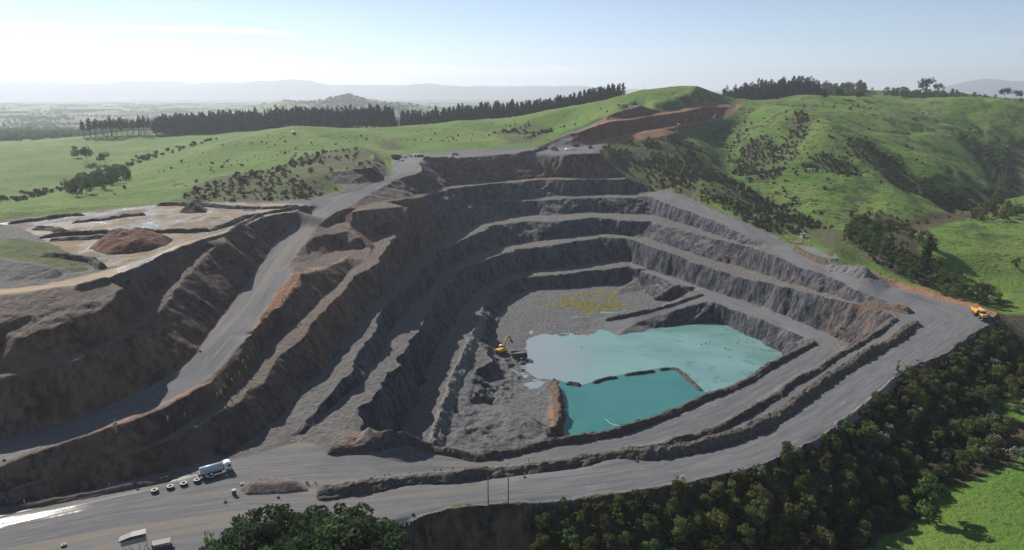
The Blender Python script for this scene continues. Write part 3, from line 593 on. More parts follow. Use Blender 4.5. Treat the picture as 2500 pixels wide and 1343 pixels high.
    pat = sstep(nt, noise(nt, pos, 0.035, 5, 0.68), 0.53, 0.60)
    gr = mixc(nt, mth(nt, 'MULTIPLY', mth(nt, 'MULTIPLY', pat, rgh), 0.8), gr, mixc(nt, nfine, (0.030, 0.042, 0.016), (0.085, 0.085, 0.042)))
    # far fields with hedges
    vo = nt.nodes.new('ShaderNodeTexVoronoi'); vo.feature = 'F1'; vo.inputs['Scale'].default_value = 1.0
    vsc = vm('MULTIPLY', pos, (1/420, 1/260, 0)); lk(nt, vsc, vo.inputs['Vector'])
    ve = nt.nodes.new('ShaderNodeTexVoronoi'); ve.feature = 'DISTANCE_TO_EDGE'; lk(nt, vsc, ve.inputs['Vector'])
    sc = nt.nodes.new('ShaderNodeSeparateColor'); lk(nt, vo.outputs['Color'], sc.inputs[0])
    fd = mixc(nt, sc.outputs[0], (0.075, 0.135, 0.035), (0.17, 0.19, 0.075))
    fd = mixc(nt, sstep(nt, sc.outputs[1], 0.8, 0.82), fd, (0.14, 0.11, 0.075))
    hd = mth(nt, 'MULTIPLY', sstep(nt, ve.outputs['Distance'], 0.045, 0.03), sstep(nt, noise(nt, pos, 0.011, 2, 0.5), 0.40, 0.50))
    fd = mixc(nt, hd, fd, (0.030, 0.045, 0.022))
    fd = mixc(nt, sstep(nt, noise(nt, pos, 0.0021, 4, 0.6), 0.60, 0.63), fd, (0.030, 0.042, 0.025))
    ln = nt.nodes.new('ShaderNodeVectorMath'); ln.operation = 'LENGTH'; lk(nt, pos, ln.inputs[0])
    gr = mixc(nt, sstep(nt, ln.outputs['Value'], 1500, 2300), gr, fd)
    gr = mixc(nt, sstep(nt, ln.outputs['Value'], 13000, 14600), gr, (0.05, 0.065, 0.045))
    sb = mixc(nt, sstep(nt, nfine, 0.36, 0.62), (0.050, 0.050, 0.026), (0.125, 0.110, 0.070))
    sb = mixc(nt, mth(nt, 'MULTIPLY', sstep(nt, nmid, 0.42, 0.56), 0.75), sb, (0.085, 0.120, 0.030))
    gr = mixc(nt, mth(nt, 'MULTIPLY', scrub, 0.88), gr, sb)
    fo = mixc(nt, sstep(nt, nfine, 0.36, 0.62), (0.040, 0.036, 0.020), (0.100, 0.085, 0.050))
    gr = mixc(nt, forest, gr, fo)
    col = mixc(nt, grass, col, gr)
    # standing water and wet patches
    pn = noise(nt, vm('MULTIPLY', pos, (1.0, 0.55, 0.0)), 0.075, 3, 0.5)
    pr = noise(nt, cb.outputs[0], 0.33, 3, 0.5)
    pm = mixc(nt, road, pn, pr)
    pud = mth(nt, 'MULTIPLY', mth(nt, 'MULTIPLY', mixc(nt, road, sstep(nt, pn, 0.600, 0.625), sstep(nt, pr, 0.53, 0.60)), wet), sstep(nt, nz, 0.97, 0.99))
    damp = mth(nt, 'MULTIPLY', wet, sstep(nt, pm, 0.42, 0.55))
    col = mixc(nt, mth(nt, 'MULTIPLY', damp, 0.35), col, (0.06, 0.055, 0.05))
    col = mixc(nt, mth(nt, 'MULTIPLY', pud, 0.8), col, (0.10, 0.095, 0.085))
    col = mixc(nt, 1.0, col, (0.92, 0.91, 0.90), 'MULTIPLY')
    lk(nt, col, b.inputs['Base Color'])
    ro = mth(nt, 'SUBTRACT', mth(nt, 'SUBTRACT', 0.92, mth(nt, 'MULTIPLY', damp, 0.48)), mth(nt, 'MULTIPLY', pud, 0.24), None, True)
    lk(nt, ro, b.inputs['Roughness'])
    lk(nt, mth(nt, 'ADD', 0.15, mth(nt, 'MULTIPLY', pud, 0.85)), b.inputs['Specular IOR Level'])
    bp = nt.nodes.new('ShaderNodeBump'); bp.inputs['Distance'].default_value = 1.5
    hgt = mth(nt, 'ADD', mth(nt, 'MULTIPLY', nrib, mth(nt, 'SUBTRACT', 1.4, mth(nt, 'MULTIPLY', road, 1.2))), mth(nt, 'ADD', mth(nt, 'MULTIPLY', nvf, 0.40), mth(nt, 'MULTIPLY', nfine, 0.5)))
    lk(nt, hgt, bp.inputs['Height'])
    lk(nt, mth(nt, 'MULTIPLY', mth(nt, 'SUBTRACT', 1.0, pud), mth(nt, 'SUBTRACT', 0.9, mth(nt, 'MULTIPLY', road, 0.65))), bp.inputs['Strength'])
    lk(nt, bp.outputs[0], b.inputs['Normal'])
    return m
MG = ground_material()

def build_ground():
    n = NR*NA
    co = np.stack([GX, GY, H], -1).reshape(-1, 3)
    A = np.stack([grass, road_s, brown, redc], -1).reshape(-1, 4); B = np.stack([mud, scrub, forest, moss], -1).reshape(-1, 4)
    T = np.stack([LAT, LON, floorz, wet], -1).reshape(-1, 4)
    idx = np.arange(n).reshape(NR, NA)
    q = np.stack([idx[:-1, :-1], idx[:-1, 1:], idx[1:, 1:], idx[1:, :-1]], -1).reshape(-1, 4)
    rq = np.repeat(R[:-1], NA-1); k = q[:, 0]
    cls = np.where(rq > 13700, 4, np.where(rq > 1900, 3, np.where(road_s.ravel()[k] > 0.5, 2, np.where(grass.ravel()[k] < 0.5, 1, 0))))
    for c, name in enumerate(("hills", "quarry_pit", "haul_road", "plain", "mountains")):
        f = q[cls == c]; used = np.unique(f); remap = np.full(n, -1, np.int64); remap[used] = np.arange(len(used)); f = remap[f].astype(np.int32)
        me = bpy.data.meshes.new(name); me.vertices.add(len(used)); me.vertices.foreach_set('co', co[used].astype(np.float32).ravel())
        me.loops.add(f.size); me.loops.foreach_set('vertex_index', f.ravel())
        me.polygons.add(len(f)); me.polygons.foreach_set('loop_start', np.arange(0, f.size, 4, dtype=np.int32))
        me.update(calc_edges=True); me.polygons.foreach_set('use_smooth', np.ones(len(f), bool))
        for an, arr in (('coverA', A), ('coverB', B), ('track', T)):
            a = me.attributes.new(an, 'FLOAT_COLOR', 'POINT'); a.data.foreach_set('color', arr[used].astype(np.float32).ravel())
        me.materials.append(MG); o = bpy.data.objects.new(name, me); COL.objects.link(o); o['kind'] = 'structure'
build_ground()

# ------------------------------------------------------------------ helpers for things
def smat(name, col, rough=0.6, metal=0.0, var=0.25, scale=3.0, spec=0.4):
    m = bpy.data.materials.new(name); m.use_nodes = True; nt = m.node_tree; b = nt.nodes['Principled BSDF']
    tc = nt.nodes.new('ShaderNodeTexCoord'); n = noise(nt, tc.outputs['Object'], scale, 5, 0.65)
    c = mixc(nt, sstep(nt, n, 0.3, 0.7), tuple(v*(1-var) for v in col), tuple(min(1, v*(1+var*0.6)) for v in col))
    lk(nt, c, b.inputs['Base Color']); b.inputs['Roughness'].default_value = rough; b.inputs['Metallic'].default_value = metal
    b.inputs['Specular IOR Level'].default_value = spec
    return m
def tag(o, label=None, cat=None, group=None, kind=None):
    for k, v in (('label', label), ('category', cat), ('group', group), ('kind', kind)):
        if v: o[k] = v
    return o
def link(name, me, mat=None, parent=None):
    o = bpy.data.objects.new(name, me); COL.objects.link(o)
    if mat: me.materials.append(mat)
    if parent: o.parent = parent
    return o
def empty(name, loc, rz=0.0):
    o = bpy.data.objects.new(name, None); COL.objects.link(o); o.location = loc; o.rotation_euler = (0, 0, rz); o.empty_display_size = 0.2
    return o
def mesh_np(name, V, F, smooth=False):
    me = bpy.data.meshes.new(name); me.from_pydata([tuple(v) for v in V], [], [tuple(f) for f in F])
    if smooth: me.polygons.foreach_set('use_smooth', np.ones(len(me.polygons), bool))
    return me

# ------------------------------------------------------------------ water
def water_mat(name, c1, c2, sc, pale=None):
    m = bpy.data.materials.new(name); m.use_nodes = True; nt = m.node_tree; b = nt.nodes['Principled BSDF']
    g = nt.nodes.new('ShaderNodeNewGeometry'); n = noise(nt, g.outputs['Position'], sc, 4, 0.6, 0, 1.2); n2 = noise(nt, g.outputs['Position'], sc*6, 3, 0.6)
    c = mixc(nt, sstep(nt, n, 0.35, 0.65), c1, c2)
    if pale:
        s = nt.nodes.new('ShaderNodeSeparateXYZ'); lk(nt, g.outputs['Position'], s.inputs[0])
        u = mth(nt, 'ADD', s.outputs[0], mth(nt, 'MULTIPLY', mth(nt, 'SUBTRACT', n, 0.5), 60))
        c = mixc(nt, sstep(nt, u, 62, 18), c, pale)
        c = mixc(nt, mth(nt, 'MULTIPLY', sstep(nt, n2, 0.54, 0.70), mth(nt, 'MULTIPLY', sstep(nt, s.outputs[0], 40, 130), 0.6)), c, (0.06, 0.105, 0.088))
    lk(nt, c, b.inputs['Base Color']); b.inputs['Roughness'].default_value = 0.06; b.inputs['Specular IOR Level'].default_value = 0.5; b.inputs['IOR'].default_value = 1.33
    bp = nt.nodes.new('ShaderNodeBump'); bp.inputs['Strength'].default_value = 0.05; bp.inputs['Distance'].default_value = 0.2
    lk(nt, noise(nt, g.outputs['Position'], 0.9, 3, 0.6), bp.inputs['Height']); lk(nt, bp.outputs[0], b.inputs['Normal'])
    return m
def flat_poly(name, pts, z, mat):
    bm = bmesh.new(); vs = [bm.verts.new((p[0], p[1], z)) for p in pts]; f = bm.faces.new(vs); bm.normal_update()
    if f.normal.z < 0: f.normal_flip()
    bmesh.ops.triangulate(bm, faces=bm.faces[:])
    me = bpy.data.meshes.new(name); bm.to_mesh(me); bm.free()
    return tag(link(name, me, mat), kind='structure')
def zpts(s, z):
    px, _ = parse2(s); X, Y, Z = ray(px[:, 0], px[:, 1]); t = (z-CH)/Z
    return np.c_[X*t, Y*t]
DIV = "1355,925 1385,935 1420,940 1455,930 1500,918 1530,912 1580,905 1610,898 1635,896 1660,903 1690,928 1712,950 1735,968 1790,985"
flat_poly('settling_pond', np.r_[zpts("1220,780 1280,750 1440,755 1560,740 1680,770 1780,770 1940,850 1960,900 1870,960", WATER), zpts(DIV, WATER)[::-1], zpts("1290,960 1240,900", WATER)], WATER,
          water_mat('milky_turquoise_water', (0.100, 0.205, 0.190), (0.150, 0.262, 0.246), 0.02, (0.20, 0.235, 0.25)))
flat_poly('deep_pond', np.r_[zpts(DIV, WATER), zpts("1700,1040 1560,1080 1400,1110 1330,1080 1345,990", WATER)], WATER, water_mat('deep_turquoise_water', (0.032, 0.138, 0.130), (0.040, 0.155, 0.145), 0.03))

# ------------------------------------------------------------------ haze
def build_haze():
    x, y0, y1, z0, z1 = 22500, -300, 22500, -60, 640
    V = [(sx*x, y, z) for z in (z0, z1) for sx, y in ((-1, y0), (1, y0), (1, y1), (-1, y1))]
    me = mesh_np('haze', V, [(3, 2, 1, 0), (4, 5, 6, 7), (0, 1, 5, 4), (1, 2, 6, 5), (2, 3, 7, 6), (3, 0, 4, 7)])
    m = bpy.data.materials.new('haze_air'); m.use_nodes = True; nt = m.node_tree; nt.nodes.clear()
    o = nt.nodes.new('ShaderNodeOutputMaterial'); v = nt.nodes.new('ShaderNodeVolumePrincipled'); lk(nt, v.outputs[0], o.inputs['Volume'])
    v.inputs['Color'].default_value = (0.86, 0.92, 1.0, 1); v.inputs['Density'].default_value = HAZE; v.inputs['Anisotropy'].default_value = 0.35
    ob = link('haze', me, m); ob['kind'] = 'stuff'; ob.visible_shadow = True
HAZE = 0.000095
build_haze()
# ------------------------------------------------------------------ vegetation
RNG = np.random.default_rng(7)
def leaf_mat(name, c1, c2, trans=0.3, rv=0.6):
    m = bpy.data.materials.new(name); m.use_nodes = True; nt = m.node_tree; nt.nodes.clear()
    out = nt.nodes.new('ShaderNodeOutputMaterial'); d = nt.nodes.new('ShaderNodeBsdfDiffuse'); t = nt.nodes.new('ShaderNodeBsdfTranslucent'); mx = nt.nodes.new('ShaderNodeMixShader')
    a = nt.nodes.new('ShaderNodeAttribute'); a.attribute_name = 'tint'; oi = nt.nodes.new('ShaderNodeObjectInfo')
    c = mixc(nt, a.outputs['Fac'], c1, c2)
    hs = nt.nodes.new('ShaderNodeHueSaturation'); lk(nt, c, hs.inputs['Color'])
    lk(nt, mth(nt, 'ADD', 0.485, mth(nt, 'MULTIPLY', oi.outputs['Random'], 0.03)), hs.inputs['Hue'])
    lk(nt, mth(nt, 'ADD', 1-rv/2, mth(nt, 'MULTIPLY', oi.outputs['Random'], rv)), hs.inputs['Value'])
    lk(nt, hs.outputs[0], d.inputs[0]); lk(nt, hs.outputs[0], t.inputs[0]); mx.inputs[0].default_value = trans
    lk(nt, d.outputs[0], mx.inputs[1]); lk(nt, t.outputs[0], mx.inputs[2]); lk(nt, mx.outputs[0], out.inputs[0])
    return m
LM = dict(
    olive=leaf_mat('olive_leaves', (0.042, 0.056, 0.020), (0.165, 0.170, 0.062)), green=leaf_mat('green_leaves', (0.034, 0.064, 0.022), (0.125, 0.180, 0.055)),
    brown=leaf_mat('brown_leaves', (0.060, 0.052, 0.030), (0.190, 0.150, 0.085)), silver=leaf_mat('silvery_leaves', (0.050, 0.080, 0.050), (0.23, 0.28, 0.20)),
    bright=leaf_mat('bright_leaves', (0.045, 0.085, 0.018), (0.13, 0.19, 0.035)), pine=leaf_mat('pine_needles', (0.010, 0.016, 0.010), (0.034, 0.047, 0.025), 0.1),
    grove=leaf_mat('grove_leaves', (0.020, 0.036, 0.020), (0.080, 0.112, 0.048)), gorse=leaf_mat('gorse_leaves', (0.040, 0.036, 0.022), (0.150, 0.125, 0.085)),
    tuft=leaf_mat('tussock_blades', (0.12, 0.15, 0.03), (0.30, 0.33, 0.08)), plume=leaf_mat('pale_plumes', (0.42, 0.38, 0.30), (0.62, 0.58, 0.48)), shrub=leaf_mat('shrub_leaves', (0.026, 0.033, 0.014), (0.085, 0.092, 0.036)))
BARK = smat('bark', (0.075, 0.062, 0.050), 0.9); PALEBARK = smat('pale_bark', (0.20, 0.18, 0.155), 0.9)

def leaf_cloud(name, clumps, n, size, mat, rng, shell=0.55, up=0.35):
    w = np.array([c[3]*c[4]*c[5] for c in clumps])**0.67; w /= w.sum()
    k = rng.choice(len(clumps), n, p=w); c = np.array(clumps)[k]
    d = rng.normal(size=(n, 3)); d /= np.linalg.norm(d, axis=1)[:, None]
    rad = shell+(1-shell)*rng.random(n)**0.6
    p = c[:, :3]+d*c[:, 3:6]*rad[:, None]
    nr = d+rng.normal(size=(n, 3))*0.75; nr[:, 2] += up; nr /= np.linalg.norm(nr, axis=1)[:, None]
    t = np.cross(nr, rng.normal(size=(n, 3))); t /= np.linalg.norm(t, axis=1)[:, None]; b = np.cross(nr, t)
    s = size*(0.55+0.9*rng.random(n))[:, None]
    asp = (0.5+0.5*rng.random(n))[:, None]
    V = np.stack([p-t*s*0.5, p-b*s*asp*0.5+t*s*0.1, p+t*s*0.5, p+b*s*asp*0.5-t*s*0.1], 1).reshape(-1, 3)
    me = bpy.data.meshes.new(name); me.vertices.add(4*n); me.vertices.foreach_set('co', V.astype(np.float32).ravel())
    me.loops.add(4*n); me.loops.foreach_set('vertex_index', np.arange(4*n, dtype=np.int32)); me.polygons.add(n); me.polygons.foreach_set('loop_start', np.arange(0, 4*n, 4, dtype=np.int32))
    me.update(calc_edges=True)
    a = me.attributes.new('tint', 'FLOAT', 'FACE'); ct = rng.random(len(clumps))
    a.data.foreach_set('value', np.clip(0.55*rng.random(n)+0.45*ct[k], 0, 1).astype(np.float32)); me.materials.append(mat)
    return me
def tube(pts, rad, seg=6):
    pts = [Vector(p) for p in pts]; V, F = [], []
    for i, p in enumerate(pts):
        d = (pts[min(i+1, len(pts)-1)]-pts[max(i-1, 0)]).normalized(); q = d.to_track_quat('Z', 'Y').to_matrix()
        for k in range(seg):
            a = 2*math.pi*k/seg; V.append(p+q@Vector((math.cos(a)*rad[i], math.sin(a)*rad[i], 0)))
    for i in range(len(pts)-1):
        for k in range(seg): F.append((i*seg+k, i*seg+(k+1) % seg, (i+1)*seg+(k+1) % seg, (i+1)*seg+k))
    F.append(tuple(range((len(pts)-1)*seg, len(pts)*seg)))
    return V, F
def trunk_mesh(name, clumps, h0, r, rng, mat, nl=5):
    V, F = tube([(0, 0, -0.6), (rng.normal()*.1, rng.normal()*.1, h0*0.5), (rng.normal()*.25, rng.normal()*.25, h0)], [r, r*0.75, r*0.45])
    top = Vector(V[-1])
    for c in sorted(clumps, key=lambda c: -c[3])[:nl]:
        v, f = tube([(0, 0, h0*0.55), (c[0]*0.45, c[1]*0.45, (h0*0.6+c[2])*0.5), (c[0], c[1], c[2])], [r*0.5, r*0.32, r*0.1], 5)
        o = len(V); V += v; F += [tuple(i+o for i in q) for q in f]
    me = mesh_np(name, V, F, True); me.materials.append(mat); return me
def dome_clumps(rng, h, w, n, base=0.25, cs=0.34):
    out = []
    for i in range(n):
        a = rng.random()*2*math.pi; z = base+(1-base)*rng.random()**0.8; rr = w*0.5*math.sqrt(max(0.05, 1-((z-0.45)/0.62)**2))*(0.45+0.55*rng.random()); s = cs*w*(0.6+0.6*rng.random())*0.5
        out.append((math.cos(a)*rr*0.8, math.sin(a)*rr*0.8, z*h-s*0.4, s, s, s*0.75))
    return out
PROTO = {}
def tree_proto(key, h, w, n, nq, size, mat, rng, bark=BARK, base=0.25, cs=0.34, trunk_h=None, up=0.35):
    cl = dome_clumps(rng, h, w, n, base, cs); crown = leaf_cloud('crown', cl, nq, size, mat, rng, up=up); tr = trunk_mesh('trunk', cl, trunk_h or h*0.6, 0.035*h**1.0*0.7, rng, bark)
    PROTO.setdefault(key, []).append((tr, crown, h))
for i in range(5): tree_proto('olive', 7.5+i*.4, 6.5+(i % 3), 22, 2100, 0.42, LM['olive'], RNG)
for i in range(4): tree_proto('green', 8.0+i*.5, 6.5+(i % 2), 22, 2100, 0.42, LM['green'], RNG)
for i in range(3): tree_proto('brown', 6.5+i*.5, 5.0+i*.3, 16, 1600, 0.36, LM['brown'], RNG, PALEBARK)
for i in range(2): tree_proto('silver', 6.5, 7.0, 16, 1500, 0.46, LM['silver'], RNG, BARK, 0.5, 0.30, None, 1.2)
for i in range(2): tree_proto('bright', 6.0, 5.0, 12, 1300, 0.42, LM['bright'], RNG)
for i in range(5): tree_proto('grove', 15+i*.8, 9+(i % 3), 40, 6500, 0.34, LM['grove'], RNG, PALEBARK, 0.22, 0.23)
for i in range(4): tree_proto('far', 10+i, 10+i, 16, 620, 1.0, LM['green'] if i % 2 else LM['olive'], RNG)
for i in range(3): tree_proto('spread', 14, 19+i, 20, 900, 1.1, LM['pine'], RNG, BARK, 0.5, 0.28, 9, 0.8)
def pine_mesh(name, h, w, n, size, rng, bare):
    cl = []
    for i in range(14):
        t = i/13; z = h*(bare+(1-bare)*t); r = w*0.5*(1-t*t*0.72)*(0.70+0.5*rng.random()); a = rng.random()*6.28
        cl.append((math.cos(a)*r*.35, math.sin(a)*r*.35, z, r, r, h*0.06))
    me = leaf_cloud(name, cl, n, size, LM['pine'], rng, 0.35, 0.5)
    V, F = tube([(0, 0, -1), (0, 0, h*.5), (0, 0, h*.97)], [0.42, 0.3, 0.08], 5); tm = mesh_np('trunk', V, F, True); tm.materials.append(BARK)
    return tm, me
for i in range(5): PROTO.setdefault('pine', []).append((*pine_mesh('crown', 24+i*1.5, 9.5+(i % 3), 620, 1.45, RNG, 0.22), 26+i))
for i in range(3): PROTO.setdefault('barepine', []).append((*pine_mesh('crown', 25+i*2, 8.5, 420, 1.2, RNG, 0.58), 25+i*2))
def joined(parts, name):               # a far tree small enough to be one mesh: trunk and crown in it
    bm = bmesh.new(); mats = []
    for i, me in enumerate(parts):
        k = len(bm.faces); bm.from_mesh(me); mats.append(me.materials[0])
        bm.faces.ensure_lookup_table()
        for f in bm.faces[k:]: f.material_index = i
    out = bpy.data.meshes.new(name); bm.to_mesh(out); bm.free()
    for m in mats: out.materials.append(m)
    return out
SHRUB = [leaf_cloud('shrub', dome_clumps(RNG, 1.9, 2.9, 7, 0.15, 0.5), 150, 0.55, LM['shrub'], RNG) for i in range(4)]
GORSE = [leaf_cloud('gorse_bush', dome_clumps(RNG, 2.3, 3.2, 8, 0.1, 0.5), 190, 0.55, LM['gorse'], RNG) for i in range(4)]
def tuft_mesh(n, h, mat, rng, spread=0.9, wid=0.09):
    V, F = [], []
    for i in range(n):
        a = rng.random()*6.28; r = spread*(0.3+0.7*rng.random()); b = Vector((rng.normal()*.12, rng.normal()*.12, -0.1)); m = Vector((math.cos(a)*r*.4, math.sin(a)*r*.4, h*(.6+.3*rng.random()))); e = Vector((math.cos(a)*r, math.sin(a)*r, h*(.45+.5*rng.random())))
        s = Vector((-math.sin(a), math.cos(a), 0))*wid; o = len(V); V += [b-s, b+s, m+s, m-s, e]; F += [(o, o+1, o+2, o+3), (o+3, o+2, o+4)]
    me = mesh_np('tuft', V, F); a = me.attributes.new('tint', 'FLOAT', 'FACE'); a.data.foreach_set('value', rng.random(len(F)).astype(np.float32)); me.materials.append(mat); return me
def plume_mesh(n, h, rng):
    V, F = [], []
    for i in range(n):
        a = rng.random()*6.28; r = 0.35*rng.random(); p0 = Vector((0, 0, h*.4)); p1 = Vector((math.cos(a)*r, math.sin(a)*r, h*(.72+.1*rng.random()))); p2 = Vector((math.cos(a)*r*1.5, math.sin(a)*r*1.5, h*(1+.25*rng.random())))
        v, f = tube([p0, p1, (p1+p2)/2, p2], [0.015, 0.03, 0.13, 0.02], 5); o = len(V); V += v; F += [tuple(k+o for k in q) for q in f]
    me = mesh_np('plume', V, F); a = me.attributes.new('tint', 'FLOAT', 'FACE'); a.data.foreach_set('value', rng.random(len(F)).astype(np.float32)); me.materials.append(LM['plume']); return me
TUFT = [tuft_mesh(46, 1.5, LM['tuft'], RNG) for i in range(3)]; PLUME = [plume_mesh(7, 2.3, RNG) for i in range(3)]

def ground_z(x, y): return float(bil(H, np.array([x]), np.array([y]))[0])
def seen(x, y, z, m=40):
    u, v = project(np.array([x, y, z]))
    if not (-m < u < 2500+m and -m < v < 1343+m): return False
    t = np.linspace(0.05, 0.985, 160); g = bil(H, x*t, y*t); return bool(np.all(CH+(z-CH)*t > g-0.6))
def put_tree(key, x, y, s, label, cat, group, rng, name=None, whole=False, lean=0.0, sz=None):
    P = PROTO[key]; tr, cr, h = P[rng.integers(len(P))]; z = ground_z(x, y)
    rz = rng.random()*6.28; sc = (s*(0.9+0.2*rng.random()),)*2+(s*(sz or (0.9+0.2*rng.random())),)
    if whole:
        k = (key, id(cr))
        if k not in WHOLE: WHOLE[k] = joined((tr, cr), name or cat)
        o = bpy.data.objects.new(name or cat.replace(' ', '_'), WHOLE[k]); COL.objects.link(o); o.location = (x, y, z-0.2)
    else:
        o = empty(name or cat.replace(' ', '_'), (x, y, z-0.2))
        for me, pn in ((tr, 'trunk'), (cr, 'crown')):
            c = bpy.data.objects.new(pn, me); COL.objects.link(c); c.parent = o
    o.rotation_euler = (lean*rng.normal(), lean*rng.normal(), rz); o.scale = sc
    return tag(o, label, cat, group)
WHOLE = {}
def sprinkle(pxpoly, space, rng, n_try=6000, zz=0.0, taken=None, grow=1.0):
    p = polyat(pxpoly) if isinstance(pxpoly, str) else pxpoly
    lo, hi = p.min(0), p.max(0); pts = [] if taken is None else list(taken); new = []
    q = lo+(hi-lo)*rng.random((n_try, 2)); q = q[inpoly(p, q[:, 0], q[:, 1])]
    arr = np.array(pts).reshape(-1, 2)
    for a in q:
        sp = space*(0.75+0.5*rng.random())
        if len(arr) and (((arr-a)**2).sum(1) < sp*sp).any(): continue
        arr = np.vstack([arr, a]); new.append(a)
    return new

# the bush-covered bank below the front road (bottom right)
BANK = "1330,1262 1400,1234 1500,1221 1600,1206 1700,1189 1800,1166 1880,1142 1960,1108 2040,1064 2110,1010 2160,972 2200,935 2260,905 2310,890 2360,850 2440,800 2500,850 2540,960 2440,975 2415,1005 2470,1060 2405,1125 2300,1190 2240,1225 2190,1285 2100,1343 2000,1430 1300,1520 1310,1380"
KINDS = dict(
    olive=("dense olive green bush tree packed on the bank below the front haul road", "bush tree"), green=("full dark green tree in the bush below the front haul road", "broadleaf tree"),
    brown=("thin brownish tree among the green bush below the front haul road", "brown tree"), silver=("pale silvery green spreading tree in the bush below the road", "silvery tree"),
    bright=("small bright green leafy tree in the bush below the road", "bright tree"))
bank_pts = []
for a in sprinkle(BANK, 4.6, RNG, 9000):
    x, y = a; z = ground_z(x, y); h = 7
    if not seen(x, y, z+h, 60): continue
    bank_pts.append(a)
bank_pts.sort(key=lambda a: a[0]**2+a[1]**2)
for i, a in enumerate(bank_pts):
    u, v = project(np.array([a[0], a[1], ground_z(*a)])); r = RNG.random()
    edge = min(np.hypot(*(np.array(a)-e)) for e in EDGE) if (EDGE := polyat("1400,1232 1500,1220 1600,1205 1700,1188 1800,1165 1880,1140 1960,1106 2040,1062 2110,1008 2160,970 2200,930 2260,903 2350,850 2430,800")).any() else 9
    k = 'olive' if r < .46 else 'green' if r < .76 else 'brown' if r < .88 else 'silver' if r < .95 else 'bright'
    s = (0.62+0.42*RNG.random())*(0.55 if edge < 5 else 0.8 if edge < 9 else 1.0)
    put_tree(k, a[0], a[1], s, KINDS[k][0], KINDS[k][1], "%ss in the bush below the front road" % KINDS[k][1], RNG)
# the single big tree by the creek and its neighbours in the paddock
for key, px, py, s, lab, cat in (
    ('green', 2265, 1268, 1.75, "big round dark green tree standing alone beside the creek", "big tree"), ('brown', 2100, 1330, 1.15, "grey brown bare-looking tree at the bottom beside the creek", "grey tree"),
    ('brown', 2428, 1128, 1.25, "grey brown feathery tree at the right edge of the bush", "feathery tree"), ('silver', 2480, 1130, 0.9, "silvery shrub tree at the right edge over pale plumes", "shrub tree"),
    ('green', 2395, 1010, 1.2, "rounded green tree at the near edge of the small right paddock", "rounded tree"), ('olive', 2470, 985, 0.9, "olive tree beside the small paddock at the right edge", "paddock tree"),
    ('green', 2478, 655, 0.85, "small dark tree alone on the right meadow by a track", "meadow tree")):
    p = at(px, py)[0]; put_tree(key, p[0], p[1], s, lab, cat, None, RNG, sz=s and 1.1)
# the grove at the bottom left of centre
for i, (px, top, d, s) in enumerate(((600, 1268, 128, .86), (655, 1262, 124, .95), (700, 1285, 119, .85), (755, 1252, 126, 1.0), (822, 1256, 124, .98), (870, 1268, 121, .92), (905, 1290, 119, .8), (570, 1310, 118, .7), (640, 1310, 112, .72), (720, 1312, 110, .75), (790, 1300, 113, .8), (850, 1310, 110, .75), (930, 1320, 112, .62), (540, 1325, 120, .55), (680, 1330, 106, .7), (770, 1330, 105, .7))):
    X, Y, Z = ray(px, top); t = d/Y; x, y, zt = X*t, d, CH+Z*t; g = ground_z(x, y); P = PROTO['grove'][i % 5]
    o = empty('grove_tree', (x, y, g-0.3), RNG.random()*6.28); s1 = (zt-g)/(P[2]*0.98); o.scale = (s1*(0.85+0.2*RNG.random()),)*2+(s1,)
    for me, pn in ((P[0], 'trunk'), (P[1], 'crown')):
        c = bpy.data.objects.new(pn, me); COL.objects.link(c); c.parent = o
    tag(o, "tall open dark green tree in the grove below the road near the bottom left", "grove tree", "trees of the grove at the bottom left")
def wpoly(s):                          # outline given by picture column and forward distance
    q = np.array([[float(v) for v in t.split(',')] for t in s.split()]); X, Y, Z = ray(q[:, 0], 290.0); return np.c_[X/Y*q[:, 1], q[:, 1]]
# gully and hedgerow trees on the right
for poly, sp, key, s, lab, cat, grp in (
    ("2065,575 2110,562 2200,575 2260,640 2300,700 2440,765 2440,740 2330,690 2290,655 2280,610 2230,590 2140,545 2080,555", 9.0, 'olive', 1.15, "dark olive tree in the gully strip behind the upper right road", "gully tree", "trees of the gully behind the right road"),
    ("2050,585 2100,565 2180,605 2240,660 2290,715 2350,745 2300,700 2220,690 2130,640", 7.5, 'green', 0.95, "green tree behind the orange cut wall beside the right road", "roadside tree", "trees behind the orange cut wall"),
    ("2400,520 2440,470 2420,430 2380,375 2340,345 2380,340 2440,350 2500,340 2500,370 2440,400 2470,440 2440,500 2420,530", 13.0, 'far', 1.0, "dark round tree in the valley bush at the far right", "valley tree", "trees in the valley at the far right"),
    ("2360,535 2420,525 2480,520 2500,530 2440,545 2380,548", 12.0, 'far', 0.8, "dark tree behind the crest of the right meadow", "hedge tree", "trees behind the right meadow crest"),
    (wpoly("2150,1290 2230,1330 2300,1310 2370,1260 2300,1220 2200,1240"), 14.0, 'far', 1.15, "dark bush tree massed in the upper right hill hollow", "hollow tree", "trees in the upper right hollow"),
    (wpoly("2330,1150 2420,1200 2520,1200 2520,1240 2400,1230"), 15.0, 'far', 0.95, "dark tree in the line across the upper right hill", "line tree", "line of trees across the upper right hill"),
    ("160,470 210,450 300,432 315,440 250,472 180,482", 12.0, 'far', 0.8, "dark tree in the left valley gully", "creek tree", "trees of the left valley gully"),
    (wpoly("1985,1180 2060,1200 2105,1260 2100,1380 2000,1360"), 13.0, 'far', 1.2, "dark tree massed on the knoll left of the hilltop house", "knoll tree", "trees on the knoll by the hilltop house")):
    for a in sprinkle(poly, sp, RNG, 3000):
        z = ground_z(*a)
        if seen(a[0], a[1], z+8): put_tree(key, a[0], a[1], s*(0.75+0.5*RNG.random()), lab, cat, grp, RNG, whole=key == 'far')
def near_at(px, py, far=2300):
    for k in range(14):
        p = at(px, py+2*k)[0]
        if math.hypot(p[0], p[1]) < far: return p
    return p
